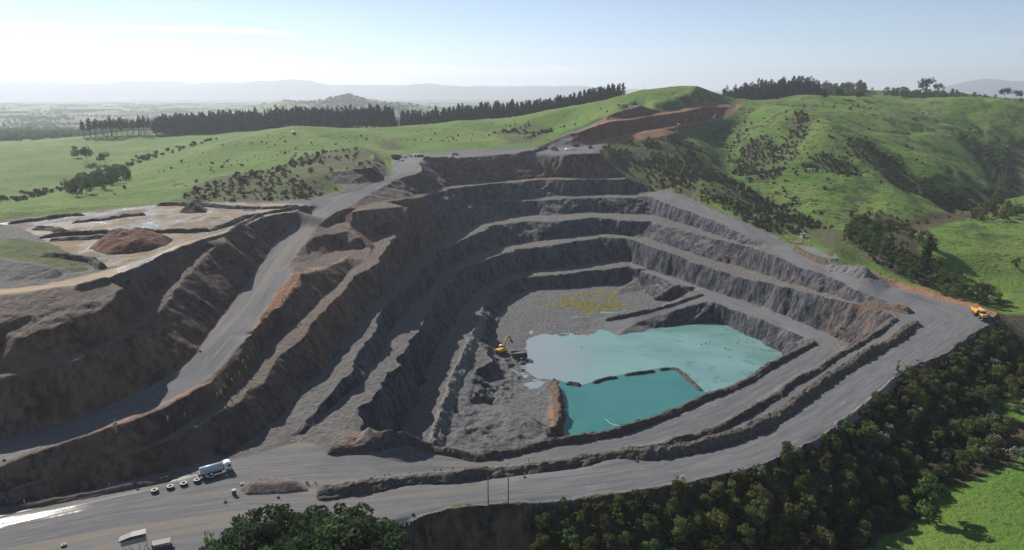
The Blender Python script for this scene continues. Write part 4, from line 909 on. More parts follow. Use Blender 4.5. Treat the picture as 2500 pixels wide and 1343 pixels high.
p = at(2255, 690)[0]; put_tree('pine', p[0], p[1], 0.95, "tall dark conifer towering over the gully trees by the right road", "conifer", None, RNG, name='conifer_tree')
for px, py, s, key, lab in ((2262, 207, 2.0, 'spread', "wide flat-topped tree alone on the right skyline"), (2288, 209, 1.4, 'spread', "smaller flat-topped tree just right of the lone skyline tree"), (2205, 203, 0.75, 'spread', "low windswept tree left of the lone skyline tree"), (2160, 208, 0.55, 'far', "small round tree on the right skyline beside the house"),
    (2452, 222, 1.5, 'spread', "windswept tree clump at the far right skyline"), (2480, 226, 1.3, 'spread', "dark wide tree at the right edge of the skyline"), (2128, 205, 0.5, 'far', "small dark tree close right of the hilltop house"), (2180, 209, 0.6, 'far', "second small round tree on the right skyline"),
    (212, 396, 1.0, 'spread', "wide dark tree left of the pair in the left valley field"), (258, 402, 0.85, 'spread', "dark spreading tree in the middle of the left valley field"), (285, 420, 0.75, 'far', "dark rounded tree at the foot of the left valley field"), (190, 385, 1.1, 'far', "bushy dark tree at the back of the left valley field"),
    (83, 330, 0.8, 'far', "small lone tree on the far left lowland"), (2075, 270, 0.6, 'far', "small round tree on the crest above the right hillside"), (2035, 266, 0.5, 'far', "smaller round tree left on the crest of the right hillside"),
    (2010, 262, 0.9, 'barepine', "open dark pine on the brown knoll of the right hill"), (2045, 240, 1.0, 'spread', "flat-topped tree at the edge of the brown knoll"), (2098, 246, 0.9, 'spread', "flat-topped tree right of the brown knoll")):
    p = near_at(px, py); put_tree(key, p[0], p[1], s, lab, "hill tree", None, RNG, name='hill_tree')
# pines: plantation behind the left grass hill, line behind the near ridge, wood on the right ridge
def pines(poly, sp, s, lab, cat, grp, limit, key='pine', whole=True, name='pine_tree'):
    pts = [a for a in sprinkle(poly, sp, RNG, 16000)]; pts = [a for a in pts if seen(a[0], a[1], ground_z(*a)+24*s)]
    pts.sort(key=lambda a: a[0]**2+a[1]**2)
    for a in pts[:limit]: put_tree(key, a[0], a[1], s*(0.85+0.3*RNG.random()), lab, cat, grp, RNG, name=name, whole=whole)
    return pts[limit:]
rest = pines(wpoly("370,985 450,990 560,1010 700,1010 850,1000 960,985 960,1040 800,1100 560,1100 400,1060"), 6.5, 0.95, "tall dark pine in the dense plantation behind the left grass hill", "pine tree", "pines of the plantation behind the left hill", 170)
pines(wpoly("195,975 260,965 330,972 380,982 380,1010 260,1010 195,1000"), 9.0, 0.85, "bare-stemmed pine in the thin row at the left end of the plantation", "bare pine", "bare-stemmed pines at the left end of the plantation", 60, 'barepine', False, 'bare_pine')
rest += pines(wpoly("960,985 1030,960 1150,985 1260,990 1380,1000 1500,1010 1520,1050 1380,1060 1150,1050 1000,1030"), 7.0, 0.40, "dark pine in the line behind the near grass ridge", "ridge pine", "pines behind the near grass ridge", 90)
rest += pines(wpoly("1680,1180 1760,1170 1850,1170 1930,1180 1990,1190 1990,1290 1850,1300 1700,1290"), 8.5, 1.15, "dark pine in the wood on the right ridge", "wood pine", "pines of the wood on the right ridge", 110)
def mass(name, pts, mesh, scale, label=None, group=None):      # a far mass of plants nobody could count: one object
    n = len(mesh.vertices); m = len(mesh.polygons); co = np.empty(n*3, np.float32); mesh.vertices.foreach_get('co', co); co = co.reshape(-1, 3)
    tn = np.empty(m, np.float32); mesh.attributes['tint'].data.foreach_get('value', tn); out = []
    for a in pts:
        th = RNG.random()*6.28; s = scale*(0.7+0.6*RNG.random()); c, d = math.cos(th)*s, math.sin(th)*s
        out.append(np.c_[co[:, 0]*c-co[:, 1]*d+a[0], co[:, 0]*d+co[:, 1]*c+a[1], co[:, 2]*s+ground_z(*a)-0.15])
    if not out: return
    V = np.vstack(out).astype(np.float32); k = len(V); f = k//4
    me = bpy.data.meshes.new(name); me.vertices.add(k); me.vertices.foreach_set('co', V.ravel()); me.loops.add(k); me.loops.foreach_set('vertex_index', np.arange(k, dtype=np.int32)); me.polygons.add(f); me.polygons.foreach_set('loop_start', np.arange(0, k, 4, dtype=np.int32)); me.update(calc_edges=True)
    at_ = me.attributes.new('tint', 'FLOAT', 'FACE'); at_.data.foreach_set('value', np.clip(np.tile(tn, len(out))*0.7+np.repeat(RNG.random(len(out)), m)*0.3, 0, 1).astype(np.float32)); me.materials.append(mesh.materials[0])
    return tag(link(name, me), kind='stuff')
mass('pine_forest', rest, PROTO['pine'][0][1], 0.85)
FARW = leaf_cloud('far_tree', dome_clumps(RNG, 11, 13, 6, 0.1, 0.5), 45, 4.0, LM['green'], RNG)
fp = []
for k in range(420):
    x0 = None; y0 = 1700+5800*RNG.random()**1.4; x0 = RNG.uniform(-.8*y0, .3*y0); th = RNG.choice([0.1, 1.6, 0.5])+RNG.normal()*.08; L = RNG.integers(4, 22)
    if RNG.random() < 0.16: fp += [(x0+RNG.normal()*70, y0+RNG.normal()*45) for q in range(60)]
    else: fp += [(x0+math.cos(th)*q*12+RNG.normal()*3, y0+math.sin(th)*q*12+RNG.normal()*3) for q in range(L)]
mass('distant_treelines', [a for a in fp if abs(math.atan2(a[0], a[1])) < 0.8], FARW, 1.0)
fp = []
for px, d, n, sx, sy in ((60, 1500, 260, 90, 60), (150, 1650, 220, 110, 50), (20, 1300, 90, 60, 40), (250, 1750, 130, 80, 40), (820, 3500, 160, 90, 120), (860, 3800, 130, 110, 60), (935, 3300, 120, 80, 60), (700, 2600, 60, 90, 40), (1030, 2500, 90, 120, 40), (1200, 2300, 120, 160, 40)):
    X, Y, Z = ray(px, 290.0); fp += [(X/Y*d+RNG.normal()*sx, d+RNG.normal()*sy) for q in range(n)]
mass('distant_woods', fp, FARW, 1.1)
vl = dline("20,505,480 150,470,570 240,440,640 310,410,700 400,378,780 520,343,880"); fp = []
for k in range(len(vl)-1):
    for q in range(26):
        t = RNG.random(); c = vl[k]+(vl[k+1]-vl[k])*t; fp.append((c[0]+RNG.normal()*7, c[1]+RNG.normal()*7))
mass('valley_scrub', fp, SHRUB[2], 1.6)
# shrubs on the pasture and scrub on the slopes
def shrubs(poly, sp, meshes, s, name, lab, cat, grp, limit, n_try=5000, cl=0.0, sw=False):
    pts = [a for a in sprinkle(poly, sp, RNG, n_try) if fbm(a[:1], a[1:], 34, 3, 97)[0] > cl+0.12*RNG.normal() and (not sw or RNG.random() < 0.10+1.3*float(bil(scrub, a[:1], a[1:])[0])) and seen(a[0], a[1], ground_z(*a)+1.5)]; RNG.shuffle(pts)
    for a in pts[:limit]:
        o = bpy.data.objects.new(name, meshes[RNG.integers(len(meshes))]); COL.objects.link(o); o.location = (a[0], a[1], ground_z(*a)-0.15); q = s*(0.45+1.0*RNG.random()**2+.2*RNG.random()); o.scale = (q, q, q*(0.8+.4*RNG.random())); o.rotation_euler = (0, 0, RNG.random()*6.28); tag(o, lab, cat, grp)
    return pts[limit:]
shrubs("440,492 470,470 560,432 700,398 790,372 870,364 910,374 902,408 814,417 812,448 848,462 750,486 640,493 540,490", 5.0, GORSE, 1.0, 'gorse_bush', "low brown gorse bush on the mound left of the upper road", "gorse bush", "gorse bushes on the mound left of the upper road", 230)
R1 = shrubs("1990,280 2080,335 2140,360 2290,408 2410,470 2380,505 2300,505 2170,460 2100,440 2050,480 2000,540 1900,480 1780,420 1770,350 1830,290", 3.6, SHRUB, 1.0, 'hill_shrub', "dark low shrub scattered over the steep right hillside", "hill shrub", "dark shrubs over the right hillside", 250, 30000, -0.2, True)
R2 = shrubs("1490,375 1560,415 1640,462 1690,480 1760,512 1850,558 1930,578 1990,560 2000,545 1900,485 1800,445 1700,400 1690,350 1600,335 1520,352", 3.2, SHRUB, 0.9, 'scrub_bush', "dark scrub bush on the slope between the pit rim and the gully", "scrub bush", "scrub bushes on the slope behind the pit rim", 240, 12000, -0.08, True)
shrubs("330,440 420,405 560,345 720,312 850,325 930,320 1060,310 1260,295 1500,255 1640,240 1500,280 1400,315 1300,350 1180,362 1000,368 860,352 740,380 500,440 350,485 100,520 200,480", 8.0, SHRUB, 0.75, 'pasture_shrub', "small dark shrub dotted on the grass slope above the quarry", "pasture shrub", "small shrubs on the grass slope above the quarry", 150, 12000, 0.16)
shrubs("1205,325 1290,298 1360,305 1345,340 1300,352 1230,352", 3.0, SHRUB, 1.1, 'hollow_shrub', "dark shrub in the hollow of the grass slope above the rim road", "hollow shrub", "shrubs in the hollow above the rim road", 90, 5000, -0.1)
R3 = sprinkle(BANK, 2.6, RNG, 9000); mass('undergrowth', [a for a in R3 if seen(a[0], a[1], ground_z(*a)+3, 80)], SHRUB[0], 1.1)
R4 = sprinkle(wpoly("1600,640 1750,560 1950,520 2080,480 2300,540 2480,650 2500,1000 2300,1150 1950,1050 1800,900 1700,800"), 6.0, RNG, 16000)
gz = [(a, float(bil(scrub, np.array([a[0]]), np.array([a[1]]))[0])) for a in R4]
mass('hillside_scrub', [a for a, g in gz if g > 0.25 and RNG.random() < 0.4+g] + R1 + R2, SHRUB[1], 1.2)
# toetoe tufts with pale plumes, on ledges and verges
def tuft(px, py, s, lab, grp, plume=True, name='plume_grass'):
    p = at(px, py)[0]; o = empty(name, p, RNG.random()*6.28); o.scale = (s,)*3
    c = bpy.data.objects.new('leaves', TUFT[RNG.integers(3)]); COL.objects.link(c); c.parent = o
    if plume: c = bpy.data.objects.new('plume', PLUME[RNG.integers(3)]); COL.objects.link(c); c.parent = o
    return tag(o, lab, "grass tuft", grp)
for px, py in ((612, 862), (606, 880), (594, 890), (601, 905), (585, 920), (567, 936), (575, 925), (556, 925), (550, 950), (531, 972), (540, 965), (452, 1020), (410, 1030), (285, 1058), (278, 1050), (622, 818), (690, 738), (697, 730)):
    tuft(px, py, 0.75, "tuft of plume grass on the brown slope beside the west ramp", "grass tufts beside the west ramp")
for px, py in ((1755, 632), (2112, 744), (2120, 745), (1813, 578), (1845, 588), (1855, 592), (1860, 590), (1715, 622), (1730, 558), (2030, 640), (2020, 640), (2085, 668), (1905, 688), (1850, 748), (1838, 745), (2040, 822), (2050, 818), (2052, 803)):
    tuft(px, py, 0.9, "tuft of plume grass on the ledges of the right wall", "grass tufts on the right wall")
for px, py in ((770, 1180), (750, 1184), (915, 1168), (940, 1162), (950, 1160), (1000, 1158), (1060, 1148), (1075, 1148), (1105, 1144), (1290, 1128), (1275, 1100), (1300, 1130), (1420, 1118), (1860, 975), (1840, 985), (1820, 998), (2130, 826), (2150, 812), (1240, 1136), (890, 1172)):
    tuft(px, py, 0.5, "yellow green grass tuft along the bund beside the front ramp", "grass tufts along the front bunds", RNG.random() < .3, 'verge_tuft')
for px, py in ((1665, 1190), (1672, 1196), (1652, 1188), (2450, 1120), (2462, 1122), (2440, 1118), (2108, 1330), (2098, 1330), (520, 1335), (505, 1330)):
    tuft(px, py, 1.5, "large tuft of pale plumed grass at the edge of the bush", "large plumed tufts at the bush edge")
for px, py in ((1685, 428), (1570, 398), (1617, 430), (1625, 415), (1680, 455), (1800, 465), (1820, 470), (1805, 480), (1860, 510), (1880, 500), (1840, 540), (1750, 480), (1650, 470), (1720, 490), (1780, 500), (1850, 470), (2190, 905), (2440, 832), (1560, 387)):
    tuft(px, py, 2.0, "pale plumed tuft in the dark scrub right of the pit", "pale plumed tufts in the scrub right of the pit")
for px, py in ((1420, 848), (1713, 843), (1722, 838), (1732, 835), (1715, 852), (1730, 858), (1770, 852), (1779, 872), (1805, 832), (1838, 836), (1825, 830), (1675, 908), (1682, 915), (1732, 955), (1800, 838)):
    X, Y, Z = ray(px, py); t = (WATER-CH)/Z; o = empty('water_plant', (X*t, Y*t, WATER-0.15), RNG.random()*6.28); o.scale = (0.45+.35*RNG.random(),)*3
    c = bpy.data.objects.new('leaves', TUFT[RNG.integers(3)]); COL.objects.link(c); c.parent = o; tag(o, "green reed tuft standing in the shallow turquoise pond", "reed tuft", "reed tufts in the pond")

# ------------------------------------------------------------------ earth bunds and heaps
def earth_mat(name, lo, hi, top=None):
    m = bpy.data.materials.new(name); m.use_nodes = True; nt = m.node_tree; b = nt.nodes['Principled BSDF']
    g = nt.nodes.new('ShaderNodeNewGeometry'); n = noise(nt, g.outputs['Position'], 0.9, 6, 0.7); n2 = noise(nt, g.outputs['Position'], 0.12, 3, 0.6); n3 = noise(nt, g.outputs['Position'], 3.0, 3, 0.6)
    c = mixc(nt, sstep(nt, n, 0.32, 0.68), lo, hi)
    c = mixc(nt, mth(nt, 'MULTIPLY', sstep(nt, n3, 0.60, 0.74), 0.5), c, tuple(min(1, v*1.7) for v in hi))
    if top: c = mixc(nt, mth(nt, 'MULTIPLY', sstep(nt, n2, 0.46, 0.60), 0.75), c, top)
    lk(nt, c, b.inputs['Base Color']); b.inputs['Roughness'].default_value = 0.95; b.inputs['Specular IOR Level'].default_value = 0.1
    bp = nt.nodes.new('ShaderNodeBump'); bp.inputs['Distance'].default_value = 0.5; bp.inputs['Strength'].default_value = 0.9; lk(nt, n, bp.inputs['Height']); lk(nt, bp.outputs[0], b.inputs['Normal'])
    return m
EM = dict(dark=earth_mat('dark_earth', (0.046, 0.042, 0.038), (0.115, 0.103, 0.092), (0.098, 0.086, 0.062)), brown=earth_mat('brown_earth', (0.070, 0.050, 0.038), (0.150, 0.110, 0.080), (0.105, 0.080, 0.058)),
          gravel=earth_mat('grey_gravel', (0.090, 0.088, 0.086), (0.185, 0.178, 0.168)), red=earth_mat('red_clay', (0.085, 0.045, 0.032), (0.165, 0.088, 0.060)), rock=earth_mat('pond_rock', (0.040, 0.038, 0.036), (0.100, 0.092, 0.085)),
          pink=earth_mat('pinkish_spoil', (0.105, 0.085, 0.075), (0.205, 0.168, 0.148)))
def bund(s, h, w, mat, label, z=None, name='earth_bund', rough=1.0, cat='earth bund'):
    hint = s.split()[0].count(',') == 2; px, zh = parse(s) if hint else (parse2(s)[0], None); P = []
    for i, (x, y) in enumerate(px):
        zg = z if z is not None else zh[i] if hint else at(x, y)[0][2]
        for _ in range(2):
            X, Y, Z = ray(x, y); t = (zg+h-CH)/Z
            if z is None and not hint: zg = ground_z(X*t, Y*t)
        P.append((X*t, Y*t))
    P = np.array(P); seg = np.r_[0, np.cumsum(np.hypot(*np.diff(P, axis=0).T))]; n = max(4, int(seg[-1]/0.65)); q = np.linspace(0, seg[-1], n)
    x = np.interp(q, seg, P[:, 0]); y = np.interp(q, seg, P[:, 1]); k = 6
    for _ in range(k):
        x[1:-1] = (x[:-2]+2*x[1:-1]+x[2:])/4; y[1:-1] = (y[:-2]+2*y[1:-1]+y[2:])/4
    tx = np.gradient(x); ty = np.gradient(y); L = np.hypot(tx, ty)+1e-9; nx, ny = -ty/L, tx/L
    prof = [(-.5, -0.45), (-.42, .14), (-.32, .45), (-.22, .76), (-.13, 1.0), (0, 1.03), (.13, .98), (.22, .74), (.32, .42), (.42, .12), (.5, -0.45)]
    end = np.clip(np.minimum(q, seg[-1]-q)/(w*0.35), 0.05, 1)**0.6; V = []
    wob = 0.75+0.7*(fbm(x, y, 11, 2, 90)+0.5)*0.8
    for j, (o, e) in enumerate(prof):
        ww = w*(0.75+0.25*end)*(1+0.35*rough*fbm(x+j*7.7, y, 5, 2, 91)); xx = x+nx*o*ww; yy = y+ny*o*ww
        zg = bil(H, xx, yy) if z is None else np.full(n, z)
        zz = np.where(e < 0, zg-0.5, zg+h*e*end*wob+rough*0.42*h*fbm(xx, yy, 1.9, 3, 92))
        V.append(np.c_[xx, yy, zz])
    V = np.stack(V, 1).reshape(-1, 3); m = len(prof)
    F = [(i*m+j, i*m+j+1, (i+1)*m+j+1, (i+1)*m+j) for i in range(n-1) for j in range(m-1)] + [tuple(range(m-1, -1, -1)), tuple((n-1)*m+j for j in range(m))]
    me = mesh_np(name, V, F, False)
    return tag(link(name, me, EM[mat]), label, cat)
for a in (
 ("797,1091,-.5 876,1088 978,1088 1055,1089 1106,1096 1158,1111 1209,1103 1260,1096 1337,1075 1419,1065 1496,1052 1573,1029 1640,1003 1716,968 1772,950 1829,925 1877,891 1911,874 1962,848 1990,832,-20.3", 1.9, 5.0, 'dark', "long dark earth bund between the ramp road and the turquoise pond"),
 ("2185,772,-.3 2142,806 2090,837 2039,865 1993,898 1937,926 1898,955 1860,978 1816,1005 1752,1038 1701,1061 1624,1074 1547,1091 1470,1107 1419,1118,-.2", 1.6, 5.0, 'dark', "dark earth bund on the outer side of the ramp road, middle of three"),
 ("2239,778 2218,793 2180,824 2129,847 2078,880 2026,911 1975,947 1911,995 1860,1026 1803,1051 1701,1077 1598,1095 1496,1110 1394,1128 1317,1141 1240,1148 1106,1161 1004,1164 876,1179 799,1187 772,1190", 2.4, 6.5, 'dark', "tallest and longest dark earth bund along the front haul road"),
 ("1400,1121 1240,1137 1183,1143 1030,1155 876,1172", 0.8, 4.0, 'gravel', "low grassy gravel windrow beside the front ramp road"),
 ("-60,1258 0,1240 100,1223 230,1199 300,1186 420,1161", 0.9, 3.5, 'dark', "low dark windrow at the foot of the left slope by the wet road"),
 ("2098,712,2.4 2142,726 2188,741 2226,755,0.2", 2.0, 8.0, 'brown', "brown earth bank ending at the right road junction"),
 ("1716,715,-22.3 1624,744 1547,763 1478,776,-31.8", 1.6, 4.5, 'rock', "dark rock bund along the upper edge of the ramp down to the pit floor"),
 ("1178,760,-24.3 1166,793 1152,819 1132,870 1106,924 1091,978 1073,1029 1058,1083,-22.5", 2.4, 7.0, 'gravel', "pale gravel bund along the lowest west bench above the pit floor"),
 ("179,694,43.2 256,681 323,662 384,630 435,605 486,585 548,569,44 589,546 640,524 722,508 758,499,41.2", 1.1, 3.6, 'dark', "dark earth bund along the outer edge of the beige plateau road"),
 ("380,496 420,494 500,497 560,502 640,503 700,501 733,503", 1.6, 5.0, 'dark', "dark earth bund at the back of the muddy plateau"),
 ("20,542 100,531 170,522 205,521", 1.2, 4.5, 'dark', "short dark bund at the back left corner of the muddy plateau"),
 ("175,538 260,531 300,522 355,520", 1.3, 4.5, 'dark', "dark earth ridge lying across the muddy plateau"),
 ("78,553 110,550 155,557", 1.8, 7.0, 'brown', "small dark mound at the left side of the muddy plateau"),
 ("95,574 180,566 260,562 375,562 450,561 515,558", 1.4, 4.5, 'dark', "long dark bund between the two parts of the muddy plateau"),
 ("120,581 200,577 290,572 370,568", 1.3, 5.0, 'dark', "lower dark ridge just in front of the long plateau bund"),
 ("515,557 560,543 592,527 640,526", 1.4, 4.5, 'dark', "dark bund beside the inner edge of the beige plateau road"),
 ("100,616 170,620 225,631 250,648", 1.5, 4.5, 'dark', "curved dark bund at the lower left of the plateau"),
 ("1032,379,51.8 1100,375,52.3 1180,370,52.8 1215,366,53 1300,360,53.8 1335,353,54.5", 2.6, 5.0, 'brown', "brown earth bank along the back of the rim road"),
 ("2018,648 2055,650 2090,664 2118,682", 2.6, 11.0, 'gravel', "grey gravel heap beside the side track on the right"),
 ("1940,604 1965,615 1995,630 2015,640 2048,650", 1.8, 6.0, 'brown', "rubbly brown bank between the right road and the silt pond"),
 ("2040,1046 2080,1018 2118,984 2160,950 2190,922", 0.8, 3.0, 'gravel', "low gravel windrow on the outer edge of the front road"),
 ("1350,926 1360,949 1367,990 1370,1016 1363,1047", 2.2, 6.0, 'brown', "reddish rock bund on the left shore of the deep pond")):
    bund(*a)
for s, lab in (("1380,933 1400,934 1419,938", "short rock spit low in the water left of the pond divider"), ("1449,932 1475,922 1509,918", "second rock spit of the pond divider from the left"), ("1524,913 1560,908 1598,903", "longest straight rock spit in the middle of the pond divider"),
               ("1609,900 1640,896 1652,898 1670,911 1690,930 1713,951", "bent rock spit with plumed grass at the right end of the pond divider")):
    bund(s, 1.0, 3.6, 'rock', lab, WATER-0.1, 'rock_spit', 1.2, 'rock spit')
def heap(s, zb, hh, k, mat, label, name='spoil_heap', lump=0.5):
    P = zpts(s, zb) if zb is not None else polyat(s); lo = P.min(0)-0.5; hi = P.max(0)+0.5; st = max(0.5, (hi-lo).max()/70)
    xs = np.arange(lo[0], hi[0], st); ys = np.arange(lo[1], hi[1], st); X, Y = np.meshgrid(xs, ys); ins = inpoly(P, X, Y)
    d = np.full(X.shape, 1e9)
    for i in range(len(P)):
        a = P[i]; b = P[(i+1) % len(P)]; e = b-a; t = np.clip(((X-a[0])*e[0]+(Y-a[1])*e[1])/(e@e+1e-9), 0, 1); d = np.minimum(d, np.hypot(X-a[0]-e[0]*t, Y-a[1]-e[1]*t))
    hgt = np.minimum(d*k, hh*(1+1.1*lump*fbm(X, Y, 9, 2, 93)))*(1+lump*fbm(X, Y, 4.5, 3, 94)); Z = bil(H, X, Y)-0.3+np.where(ins, hgt+0.3, -0.3)
    idx = np.arange(X.size).reshape(X.shape); near = ins.copy(); near[:-1] |= ins[1:]; near[1:] |= ins[:-1]; near[:, :-1] |= ins[:, 1:]; near[:, 1:] |= ins[:, :-1]
    F = [(idx[i, j], idx[i, j+1], idx[i+1, j+1], idx[i+1, j]) for i in range(X.shape[0]-1) for j in range(X.shape[1]-1) if near[i, j] and near[i+1, j+1] and near[i+1, j] and near[i, j+1]]
    used = sorted({v for f in F for v in f}); mp = {v: i for i, v in enumerate(used)}; V = np.c_[X.ravel(), Y.ravel(), Z.ravel()][used]
    return tag(link(name, mesh_np(name, V, [tuple(mp[v] for v in f) for f in F], True), EM[mat]), label, "spoil heap")
heap("216,607 240,585 300,578 345,576 390,573 424,585 405,600 370,612 320,620 260,622 235,615", None, 3.6, 0.7, 'red', "long lumpy red brown spoil heap on the wet plateau")
heap("436,519 450,508 475,504 492,503 508,512 505,519 470,521", None, 4.5, 0.8, 'dark', "dark twin-humped heap at the back of the muddy plateau")
heap("219,582 228,577 240,577 247,583 232,586", None, 1.6, 0.7, 'red', "small red heap left of the long spoil heap")
heap("2017,621 2022,615 2030,613 2036,617 2034,622", None, 2.2, 0.9, 'dark', "small black heap beside the grass track at the silt pond")
heap("583,1196 600,1180 640,1169 700,1168 738,1178 757,1199 700,1206 600,1210", None, 2.0, 0.75, 'pink', "short flat-topped pinkish spoil mound at the front road junction", lump=0.12)
heap("862,1085 878,1060 905,1055 930,1075 925,1090", None, 3.0, 0.7, 'pink', "grey pink spoil mound at the mouth of the west benches")
heap("955,1092 965,1072 985,1062 1000,1072 1030,1090", None, 4.0, 0.8, 'red', "pointed red soil heap behind the inner bund with a red cone on it")
heap("905,1092 910,1070 930,1062 950,1072 955,1092", None, 2.8, 0.75, 'red', "low red soil heap left of the pointed red heap")

# ------------------------------------------------------------------ machines and small things
class MB:
    def __init__(s): s.V = []; s.F = []
    def add(s, V, F):
        o = len(s.V); s.V += [tuple(v) for v in V]; s.F += [tuple(i+o for i in f) for f in F]; return s
    def box(s, x0, x1, y0, y1, z0, z1, b=0.05, tx=0.0):
        bm = bmesh.new(); bmesh.ops.create_cube(bm, size=1)
        for v in bm.verts:
            up = v.co.z > 0; v.co = Vector((x0+(x1-x0)*(v.co.x+.5), y0+(y1-y0)*(v.co.y+.5), z0+(z1-z0)*(v.co.z+.5)))
            if up and tx: v.co.x -= tx if v.co.x > (x0+x1)/2 else 0
        if b: bmesh.ops.bevel(bm, geom=bm.edges[:], offset=min(b, .3*min(x1-x0, y1-y0, z1-z0)), segments=1, affect='EDGES')
        bm.verts.index_update(); s.add([v.co for v in bm.verts], [[v.index for v in f.verts] for f in bm.faces]); bm.free(); return s
    def cyl(s, p0, p1, r, seg=16, r1=None, ry=1.0):
        p0 = Vector(p0); p1 = Vector(p1); q = (p1-p0).to_track_quat('Z', 'Y').to_matrix(); V = []
        for p, rr in ((p0, r), (p1, r if r1 is None else r1)):
            for k in range(seg):
                a = 2*math.pi*k/seg; V.append(p+q@Vector((math.cos(a)*rr, math.sin(a)*rr*ry, 0)))
        F = [(k, (k+1) % seg, seg+(k+1) % seg, seg+k) for k in range(seg)]+[tuple(range(seg-1, -1, -1)), tuple(range(seg, 2*seg))]
        return s.add(V, F)
    def prism(s, prof, y0, y1):             # outline in x,z swept across y
        n = len(prof); V = [(x, y0, z) for x, z in prof]+[(x, y1, z) for x, z in prof]
        return s.add(V, [(k, (k+1) % n, n+(k+1) % n, n+k) for k in range(n)]+[tuple(range(n-1, -1, -1)), tuple(range(n, 2*n))])
    def ring(s, c, axis, R0, r, w, seg=24):    # a tyre: outer radius R0, hole r, width w
        q = Vector(axis).to_track_quat('Z', 'Y').to_matrix(); c = Vector(c); pr = [(r, -w/2), (R0*.93, -w/2), (R0, -w*.32), (R0, w*.32), (R0*.93, w/2), (r, w/2)]; V = []
        for k in range(seg):
            a = 2*math.pi*k/seg
            for rr, h in pr: V.append(c+q@Vector((math.cos(a)*rr, math.sin(a)*rr, h)))
        m = len(pr); return s.add(V, [(k*m+j, k*m+(j+1) % m, ((k+1) % seg)*m+(j+1) % m, ((k+1) % seg)*m+j) for k in range(seg) for j in range(m)])
    def build(s, name, mat, parent=None):
        me = mesh_np(name, s.V, s.F); bm = bmesh.new(); bm.from_mesh(me); bmesh.ops.recalc_face_normals(bm, faces=bm.faces[:]); bm.to_mesh(me); bm.free()
        return link(name, me, mat, parent)
VM = dict(white=smat('white_paint', (0.74, 0.74, 0.72), 0.35, 0, .12), glass=smat('dark_glass', (0.02, 0.025, 0.03), 0.08, 0, .1, 3, .6), rubber=smat('tyre_rubber', (0.028, 0.028, 0.028), 0.8), black=smat('black_steel', (0.035, 0.035, 0.036), 0.55),
          steel=smat('grey_steel', (0.26, 0.28, 0.29), 0.45, 0.2), pale=smat('pale_tank_paint', (0.44, 0.52, 0.58), 0.35, 0, .15), yellow=smat('digger_yellow', (0.62, 0.36, 0.035), 0.45, 0, .2), orange=smat('dumper_orange', (0.66, 0.30, 0.05), 0.45, 0, .2),
          brown=smat('muddy_brown_paint', (0.20, 0.125, 0.085), 0.7, 0, .35), charcoal=smat('charcoal_body', (0.060, 0.057, 0.058), 0.7, 0, .3), red=smat('red_plastic', (0.55, 0.045, 0.04), 0.5), green=smat('green_paint', (0.03, 0.15, 0.12), 0.5), mint=smat('mint_paint', (0.45, 0.60, 0.52), 0.4),
          concrete=smat('pale_concrete', (0.42, 0.41, 0.38), 0.9), wood=smat('weathered_timber', (0.10, 0.085, 0.065), 0.9), teal=smat('teal_lettering', (0.035, 0.20, 0.26), 0.5), cream=smat('cream_paint', (0.62, 0.57, 0.48), 0.6), tyretop=smat('dusty_tyre', (0.42, 0.41, 0.39), 0.9), roofred=smat('red_roof', (0.38, 0.09, 0.06), 0.7), navy=smat('navy_paint', (0.03, 0.04, 0.06), 0.3), lightblue=smat('pale_panel', (0.50, 0.60, 0.66), 0.4))
def spot(px, py, to=None, yaw=0.0):
    p = at(px, py)[0]
    if to: q = at(*to)[0]; yaw = math.atan2(q[1]-p[1], q[0]-p[0])
    return p, yaw
def wheel(root, x, y, r, w, rim='steel'):
    t = MB().ring((x, y, r), (0, 1, 0), r, r*.55, w).build('wheel', VM['rubber'], root); MB().cyl((x, y-w*.32, r), (x, y+w*.32, r), r*.56, 12).build('rim', VM[rim], t)
def dump_body(root, x0, x1, w, z0, z1, mat, canopy=0.0, load=True):
    b = MB().prism([(x0, z0+.75*(z1-z0)*.6), (x0+.9, z0), (x1-1.2, z0-.15), (x1, z1)], -w/2+.12, w/2-.12)
    for sg in (-1, 1): b.prism([(x0-.2, z0+.62*(z1-z0)), (x0+.8, z0+.1), (x1-1.2, z0-.05), (x1+.05, z1+.05), (x0-.2, z1-.15)], sg*w/2-.07, sg*w/2+.07)
    if canopy: b.box(x1-.1, x1+canopy, -w/2, w/2, z1-.02, z1+.14)
    o = b.build('dump_body', VM[mat], root)
    return o
def haul_truck(px, py, to, label, body='charcoal', cabc='white', chas='black', s=1.0):
    p, yaw = spot(px, py, to); r = empty('haul_truck', p, yaw); r.scale = (s,)*3
    MB().box(-4.0, 4.2, -1.1, 1.1, 1.0, 1.7).box(2.3, 4.3, -1.9, 1.9, 1.5, 2.2).build('chassis', VM[chas], r)
    for x, n in ((2.7, 1), (-1.9, 2)):
        for sg in (-1, 1): wheel(r, x, sg*1.75, 1.15, 0.75*n*.85)
    c = MB().box(2.2, 3.9, 0.1, 1.7, 2.2, 3.75, .08, .15).build('cab', VM[cabc], r); MB().box(2.35, 3.93, 0.05, 1.75, 2.75, 3.45, .03).build('window', VM['glass'], c)
    MB().box(2.5, 4.25, -1.6, 0.0, 2.2, 2.9).build('hood', VM[cabc if cabc != 'white' else 'black'], r)
    MB().cyl((4.1, -1.8, 2.3), (4.1, -1.8, 3.1), .04, 6).cyl((4.1, 1.8, 2.3), (4.1, 1.8, 3.1), .04, 6).cyl((4.1, -1.8, 3.1), (4.1, 1.8, 3.1), .04, 6).build('handrail', VM['steel'], r)
    dump_body(r, -4.4, 1.9, 3.9, 1.9, 4.0, body, 1.9)
    return tag(r, label, "haul truck")
